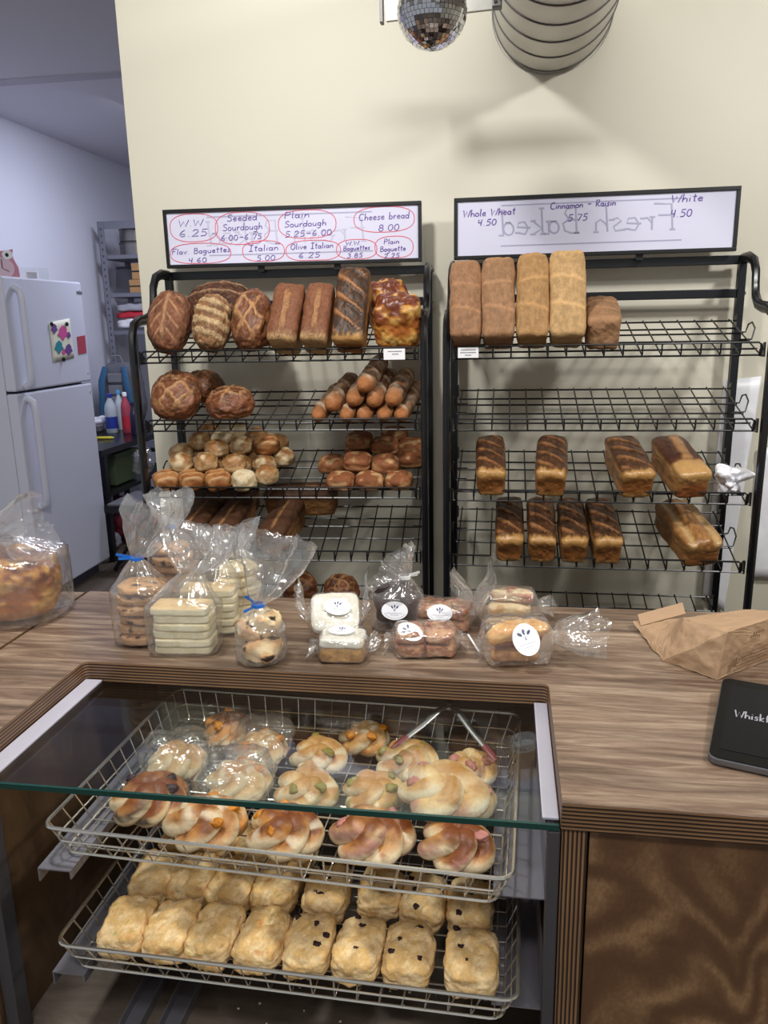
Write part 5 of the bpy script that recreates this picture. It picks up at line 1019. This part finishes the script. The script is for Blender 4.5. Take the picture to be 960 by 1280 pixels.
# ------------------------------------------------------------------ kitchen: refrigerator
FX, FY0, FY1, FZ = -2.5, 3.735, 4.50, 1.790
fr = thing('refrigerator', 'white two door refrigerator with the freezer on top', 'refrigerator', (-2.85, 4.1, 0))
MB().box(-3.2, FY0+.01, .05, FX-.065, FY1-.01, FZ-.012).build('body', 'fridge_white', fr, bevel=.006)
for z0, z1 in ((1.212, FZ), (.085, 1.200)):
    d = MB().box(FX-.060, FY0, z0, FX, FY1, z1).build('door', 'fridge_white', fr, bevel=.010)
    hz0, hz1 = (z0+.02, z1-.05) if z0 > 1 else (z1-.62, z1-.03); yy = FY0+.085
    pth = [(FX+.002, yy, hz0), (FX+.036, yy, hz0+.02), (FX+.042, yy, hz0+.07), (FX+.042, yy, hz1-.07), (FX+.036, yy, hz1-.02), (FX+.002, yy, hz1)]
    MB().tube(pth, .020, 10, flat=.8, ref=(0, 1, 0)).build('handle', 'fridge_white', d, smooth=True)
    for z in (z0+.05, z1-.05): MB().lathe([(.007, 0), (.007, .003)], 10, M=Matrix.Translation((FX, FY1-.03, z)) @ Matrix.Rotation(pi/2, 4, 'Y')).build('screw_cap', 'pale_metal', d)
MB().box(FX-.064, FY0+.012, .09, FX-.061, FY1-.012, FZ-.01).build('door_gasket', 'fridge_gap', fr)
MB().box(-3.1, FY0+.03, 0, FX-.07, FY1-.03, .05).build('plinth', 'fridge_gap', fr)
q = P(99, 366, X=FX); MB().box(FX, q.y-.03, q.z-.008, FX+.002, q.y+.03, q.z+.008).build('maker_badge', 'grey_metal', fr)
cr = [tuple(P(*c, X=FX+.004)) for c in ((67, 453), (93, 447), (87, 398), (61, 403))]
dw = thing('child_drawing', 'sheet with pink, teal and purple handprints held on the freezer door by magnets', 'drawing', M=Matrix.Translation(P(78, 450, X=FX+.004)))
V, F = sheet(cr, 3, .002, 8); o = np_obj('paper', V, F, 'paper_cream', dw, world=True); o.modifiers.new('thick', 'SOLIDIFY').thickness = .001
for px, py, w_, mt in ((79, 416, 9, 'paint_pink'), (74, 434, 8, 'paint_teal'), (86, 437, 7, 'paint_purple'), (68, 411, 6, 'paint_purple'), (80, 440, 4, 'paint_pink'), (86, 419, 4, 'paint_purple')):
    pts = [(px+w_*.62*math.cos(a)*(1+.25*math.sin(a*5)), py+w_*.9*math.sin(a)*(1+.2*math.cos(a*4))) for a in [2*pi*k/18 for k in range(18)]]
    vv = [P(*c, X=FX+.0075) for c in pts]; m = MB(); m.add(vv+[v-Vector((.001, 0, 0)) for v in vv], [tuple(range(18)), tuple(range(35, 17, -1))]); m.build('handprint', mt, dw)
for px, py in ((64, 405), (83, 405), (79, 449)):
    c = P(px, py, X=FX+.008); o = MB().lathe([(.012, 0), (.012, .006), (.008, .009)], 14, M=Matrix.Translation(c) @ Matrix.Rotation(pi/2, 4, 'Y')).build('magnet', 'frame_black', M=Matrix.Translation(c)); tag(o, {64: 'round black magnet at the upper left of the drawing', 83: 'round black magnet at the upper right of the drawing', 79: 'round black magnet at the foot of the drawing'}[px], 'magnet', 'black magnets on the freezer door')
cr = [P(*c, X=FX+.001) for c in ((98, 443), (108, 441), (106, 419), (96, 421))]; m = MB(); m.add(cr+[v+Vector((.002, 0, 0)) for v in cr], [(0, 1, 2, 3)[::-1], (4, 5, 6, 7), (0, 1, 5, 4), (1, 2, 6, 5), (2, 3, 7, 6), (3, 0, 4, 7)])
o = m.build('magnet_card', 'card_red', M=Matrix.Translation(cr[0])); tag(o, 'small dark pink card magnet right of the drawing on the freezer door', 'card')
# pink clock and card holder on the refrigerator
c = P(3, 346, X=FX-.17); oc = thing('alarm_clock', 'pink alarm clock shaped like an owl standing on the refrigerator', 'clock', (c.x, c.y, FZ-.011)); Mc = Matrix.Translation((c.x, c.y, FZ-.011)) @ Matrix.Rotation(math.radians(42), 4, 'Z')
def disc(name, x, z, rx, rz, y0, y1, mt, par): return MB().prism([(x+rx*math.cos(2*pi*k/24), z+rz*math.sin(2*pi*k/24)) for k in range(24)], -y0, -y1, M=Mc @ Matrix.Rotation(pi/2, 4, 'X')).build(name, mt, par, bevel=.003)
bodyp = [(-.075, 0), (.075, 0), (.085, .03), (.082, .07), (.062, .115), (.060, .14), (.066, .165), (.045, .158), (0, .152), (-.045, .158), (-.066, .165), (-.060, .14), (-.062, .115), (-.082, .07), (-.085, .03)]
ob = MB().prism(bodyp, -.03, .03, M=Mc @ Matrix.Rotation(pi/2, 4, 'X')).build('body', 'clock_pink', oc, bevel=.006)
disc('dial', 0, .065, .060, .056, -.031, -.034, 'dial_pink', oc)
for s in (-1, 1): e = disc('eye', s*.033, .133, .026, .024, -.031, -.035, 'white_plastic', oc); disc('pupil', s*.030, .132, .009, .010, -.0352, -.037, 'frame_black', e)
for a, l_ in ((90, .045), (-30, .036)):
    m = MB(); m.bar(Mc @ Vector((0, -.0365, .065)), Mc @ Vector((l_*math.cos(math.radians(a)), -.0365, .065+l_*math.sin(math.radians(a)))), .005, .002); m.build('hand', 'frame_black', oc)
c = P(44, 348, X=FX-.16); ch = thing('card_holder', 'clear card holder with a small white card on the refrigerator', 'card holder', (c.x, c.y, FZ-.011)); Mh = Matrix.Translation((c.x, c.y, FZ-.011)) @ Matrix.Rotation(math.radians(48), 4, 'Z')
MB().box(-.075, -.002, .004, .075, .002, .085, M=Mh).build('clear_plate', 'glass', ch); MB().box(-.075, -.03, 0, .075, .03, .004, M=Mh).build('foot', 'white_plastic', ch); MB().box(-.055, -.0045, .02, .02, -.0025, .07, M=Mh).build('card', 'white_plastic', ch)
m = MB()
for k in range(4): m.box(-.045, -.0055, .055-.009*k, .01, -.0046, .059-.009*k, M=Mh)
m.build('card_print', 'tag_ink', ch)

# ------------------------------------------------------------------ kitchen: shelving, table and what they carry
SY = 6.02
s0 = P(121, 277, Y=SY); su = thing('metal_shelving', 'grey slotted steel shelving unit at the back of the kitchen', 'shelving', (s0.x+.45, SY+.2, 0)); SX0, SX1 = s0.x, s0.x+1.15
for x in (SX0, SX1-.05):
    for y in (SY, SY+.40):
        po = MB().box(x, y, 0, x+.052, y+.003, s0.z).box(x, y, 0, x+.003, y+.045, s0.z).build('upright', 'shelf_grey', su)
        if y == SY:
            m = MB(); z = .06
            while z < s0.z-.03: m.box(x+.020, y-.0012, z, x+.032, y-.0002, z+.018); z += .05
            m.build('slots', 'fridge_gap', po)
MB().box(SX0+.05, SY, s0.z-.058, SX1, SY+.003, s0.z).build('top_beam', 'shelf_grey', su)
ZS = [P(160, 318, Y=SY).z, P(165, 366, Y=SY).z, P(168, 413, Y=SY).z, .55, .12]
for z in ZS: MB().box(SX0+.004, SY+.004, z-.03, SX1, SY+.40, z).build('shelf', 'shelf_grey', su)
MB().bar((SX0+.01, SY+.40, ZS[1]-.02), (SX0+.35, SY+.40, ZS[2]-.4), .004, .03).build('brace', 'shelf_grey', su)
# cake pans on the top shelf
c = P(165, 312, Y=SY+.15)
for i, (r, z0) in enumerate(((.150, ZS[0]+.001), (.145, ZS[0]+.103))):
    o = MB().lathe([(r*.94, 0), (r, .004), (r, .088), (r+.006, .092), (r+.006, .097), (r-.004, .097), (r-.004, .006)], 36, (c.x+.04, SY+.2, z0)).build('cake_tin', 'steel', M=Matrix.Translation((c.x+.04, SY+.2, z0)), smooth=True); tag(o, ['shiny round cake tin on the top kitchen shelf, lower of two', 'shiny round cake tin stacked on the other tin'][i], 'tin', 'cake tins on the kitchen shelf')
c = P(168, 340, Y=SY+.1)
for i, (z, h) in enumerate(((ZS[1]+.001, .10), (ZS[1]+.103, .12))):
    t = thing('cardboard_box', f'brown cardboard box on the second kitchen shelf, {("lower", "upper")[i]} one', 'box', (c.x+.12, SY+.2, z), 0, 'cardboard boxes on the kitchen shelf'); MB().box(c.x-.02+.03*i, SY+.03, z, c.x+.26, SY+.35, z+h).build('carton', 'cardboard', t, bevel=.003); MB().box(c.x-.021+.03*i, SY+.0285, z+h*.45, c.x+.26, SY+.0298, z+h*.55).build('tape', 'frame_black', t)
c = P(150, 350, Y=SY+.1); t = thing('baking_tray', 'dark grey baking tray leaning on the second kitchen shelf', 'tray', (c.x, SY+.2, ZS[1])); Mt_ = Matrix.Translation((c.x-.03, SY+.30, ZS[1]+.002)) @ Matrix.Rotation(math.radians(-14), 4, 'X'); MB().box(-.12, 0, 0, .04, .004, .22, M=Mt_).build('base', 'shelf_grey', t); MB().box(-.12, -.02, .22, .04, .004, .226, M=Mt_).build('rim', 'shelf_grey', t)
c = P(158, 395, Y=SY+.08); t = thing('flour_pack', 'clear and red plastic pack on the third kitchen shelf', 'package', (c.x, SY+.16, ZS[2])); h = .31
for z0, z1, mt, nm in ((0, .08, 'white_plastic', 'lower_wrap'), (.08, .13, 'card_bright_red', 'red_band'), (.13, .20, 'bag_grey', 'upper_wrap')):
    V, F, D = superq(.15, .11, (z1-z0)/2, 5, 12); V += D*(fbm(V*20, 1, 5)*.008)[:, None]; V += np.array([c.x+.06, SY+.16, ZS[2]+.014+(z0+z1)/2]); np_obj(nm, V, F, mt, t, None, True, None, True)
# table
TZ = .76; q0 = P(125, 562, z=TZ); q1 = P(185, 545, z=TZ)
tbl = thing('work_table', 'black table crowded with bottles behind the refrigerator', 'table', (-2.6, 5.0, 0))
MB().box(-3.24, 4.62, TZ-.04, -2.55, 5.97, TZ).build('table_top', 'black_enamel', tbl, bevel=.003)
for x in (-3.20, -2.60):
    for y in (4.66, 5.90): MB().box(x, y, 0, x+.04, y+.04, TZ-.04).build('leg', 'black_enamel', tbl)
# backpack
c = P(153, 500, Y=5.81); bk = thing('backpack', 'grey and blue backpack standing on the black table', 'backpack', (c.x, 5.81, TZ)); w_, hh = .17, .50
V, F, D = superq(w_, .10, hh/2, 3.6, 20); V += D*(fbm(V*9, 1, 2)*.012)[:, None]; V[:, 0] *= 1-.18*sstep(.2, 1, D[:, 2]); V += np.array([c.x, 5.83, TZ+.002+hh/2]); np_obj('pack_body', V, F, 'pack_grey', bk, None, True, None, True)
for s in (-1, 1):
    MB().tube([(c.x+s*.075, 5.73, TZ+.47), (c.x+s*.10, 5.70, TZ+.36), (c.x+s*.115, 5.705, TZ+.22), (c.x+s*.15, 5.72, TZ+.06)], [.022, .028, .024, .014], 8, flat=.4, ref=(0, 1, 0)).build('shoulder_strap', 'pack_blue', bk, smooth=True)
for k in range(4): MB().box(c.x-.06, 5.718, TZ+.08+.09*k, c.x+.06, 5.728, TZ+.15+.09*k).build('back_pad', 'pack_light', bk, bevel=.006)
MB().tube([(c.x-.05, 5.78, TZ+.49), (c.x-.035, 5.77, TZ+.55), (c.x+.035, 5.77, TZ+.55), (c.x+.05, 5.78, TZ+.49)], .009, 8).build('carry_handle', 'pack_light', bk, smooth=True)
def bottle(px, py, Y_, r, h, label, body, cap, band=None, name='bottle', capr=.45):
    c = P(px, py, z=TZ); t = thing(name, label, 'bottle', (c.x, c.y, TZ)); o = (c.x, c.y, TZ+.001)
    MB().lathe([(r*.92, 0), (r, .006), (r, h*.62), (r*.85, h*.72), (r*.40, h*.86), (r*.38, h*.90)], 20, o).build('body', body, t, smooth=True); MB().lathe([(r*capr, h*.90), (r*capr, h*.985), (r*capr*.8, h)], 16, o).build('cap', cap, t, smooth=True)
    if band: MB().lathe([(r*1.015, h*.12), (r*1.015, h*.42)], 20, o, caps=False).build('label_band', band, t, smooth=True)
bottle(141, 541, 0, .044, .29, 'clear water bottle with a blue label and cap on the black table', 'bottle_clear', 'bottle_blue', 'bottle_blue')
bottle(152, 537, 0, .032, .30, 'pale pump bottle with a light blue top on the black table', 'bottle_clear', 'bottle_sky', None)
bottle(160, 541, 0, .036, .30, 'red bottle with a white cap on the black table', 'card_red', 'white_plastic', 'card_bright_red')
bottle(170, 544, 0, .032, .24, 'dark purple flask at the right end of the black table', 'bottle_purple', 'bottle_purple', None, 'flask', .85)
c = P(134, 547, z=TZ+.012); o = MB().tube([(c.x-.10, c.y-.02, TZ+.011), (c.x+.03, c.y, TZ+.011), (c.x+.05, c.y+.004, TZ+.011)], [.010, .010, .004], 10).build('highlighter', 'marker_yellow', M=Matrix.Translation((c.x, c.y, TZ)), smooth=True); tag(o, 'yellow marker pen lying at the front of the black table', 'pen')
c = P(126, 540, z=TZ); V, F, D = superq(.10, .09, .045, 3, 12); V += D*(fbm(V*18, 1, 4)*.02)[:, None]; o = np_obj('paper_roll', V, F, 'white_plastic', M=Matrix.Translation((c.x-.05, c.y, TZ+.066))); tag(o, 'crumpled white paper bag on the black table beside the refrigerator', 'paper bag')
# under the table
c = Vector((-2.78, 5.05, 0)); t = thing('storage_box', 'dim green storage box under the black table', 'box', (c.x, 5.05, 0)); MB().box(c.x-.16, 4.95, .46, c.x+.14, 5.25, .66).build('bin', 'box_green', t, bevel=.01); MB().box(c.x-.17, 4.94, .66, c.x+.15, 5.26, .68).build('lid', 'box_green', t)
MB().box(-3.2, 4.66, .43, -2.58, 5.88, .455).build('lower_shelf', 'black_enamel', tbl)
c = Vector((-2.53, 5.15, 0)); V, F, D = superq(.07, .05, .09, 2.4, 14); V += D*(fbm(V*22, 1, 9)*.03)[:, None]; o = np_obj('plastic_bag', V, F, 'bag_film', M=Matrix.Translation((c.x, c.y, .60))); tag(o, 'crumpled clear plastic bag hanging under the black table edge', 'plastic bag')
# folding chair
fc_ = thing('folding_chair', 'black folding chair with a grey seat in front of the black table', 'chair', (-2.25, 4.66, 0)); sz = .45
MB().box(-2.47, 4.46, sz-.025, -2.05, 4.86, sz).build('seat', 'pack_grey', fc_, bevel=.012); MB().box(-2.475, 4.44, sz-.055, -2.045, 4.47, sz-.012).build('seat_rail', 'black_enamel', fc_)
for y in (4.47, 4.85):
    MB().tube([(-2.46, y, .012), (-2.20, y, sz-.04), (-2.02, y, sz+.02), (-1.96, y, sz+.36)], .013, 8).build('leg', 'black_enamel', fc_, smooth=True); MB().tube([(-2.03, y, .012), (-2.40, y, sz-.04)], .013, 8).build('leg', 'black_enamel', fc_, smooth=True)
MB().tube([(-2.42, 4.47, .06), (-2.42, 4.85, .06)], .009, 8).build('cross_strut', 'black_enamel', fc_, smooth=True)
MB().box(-1.975, 4.50, sz+.20, -1.945, 4.82, sz+.36).build('backrest', 'black_enamel', fc_, bevel=.01)
c = P(166, 660, Y=4.75); V, F, D = superq(.22, .14, .15, 3, 18); V += D*(fbm(V*10, 1, 6)*.04)[:, None]; o = np_obj('red_bag', V, F, 'card_red', M=Matrix.Translation((-2.62, 5.25, .160))); tag(o, 'dark red shopping bag on the floor under the chair', 'bag')
c = P(139, 668, Y=4.70); V, F, D = superq(.05, .05, .06, 2.2, 10); V += D*(fbm(V*22, 1, 8)*.02)[:, None]; o = np_obj('foil_bundle', V, F, 'bag_grey', M=Matrix.Translation((-2.72, 4.95, .066))); tag(o, 'small crumpled pale bundle on the floor beside the refrigerator', 'bundle')
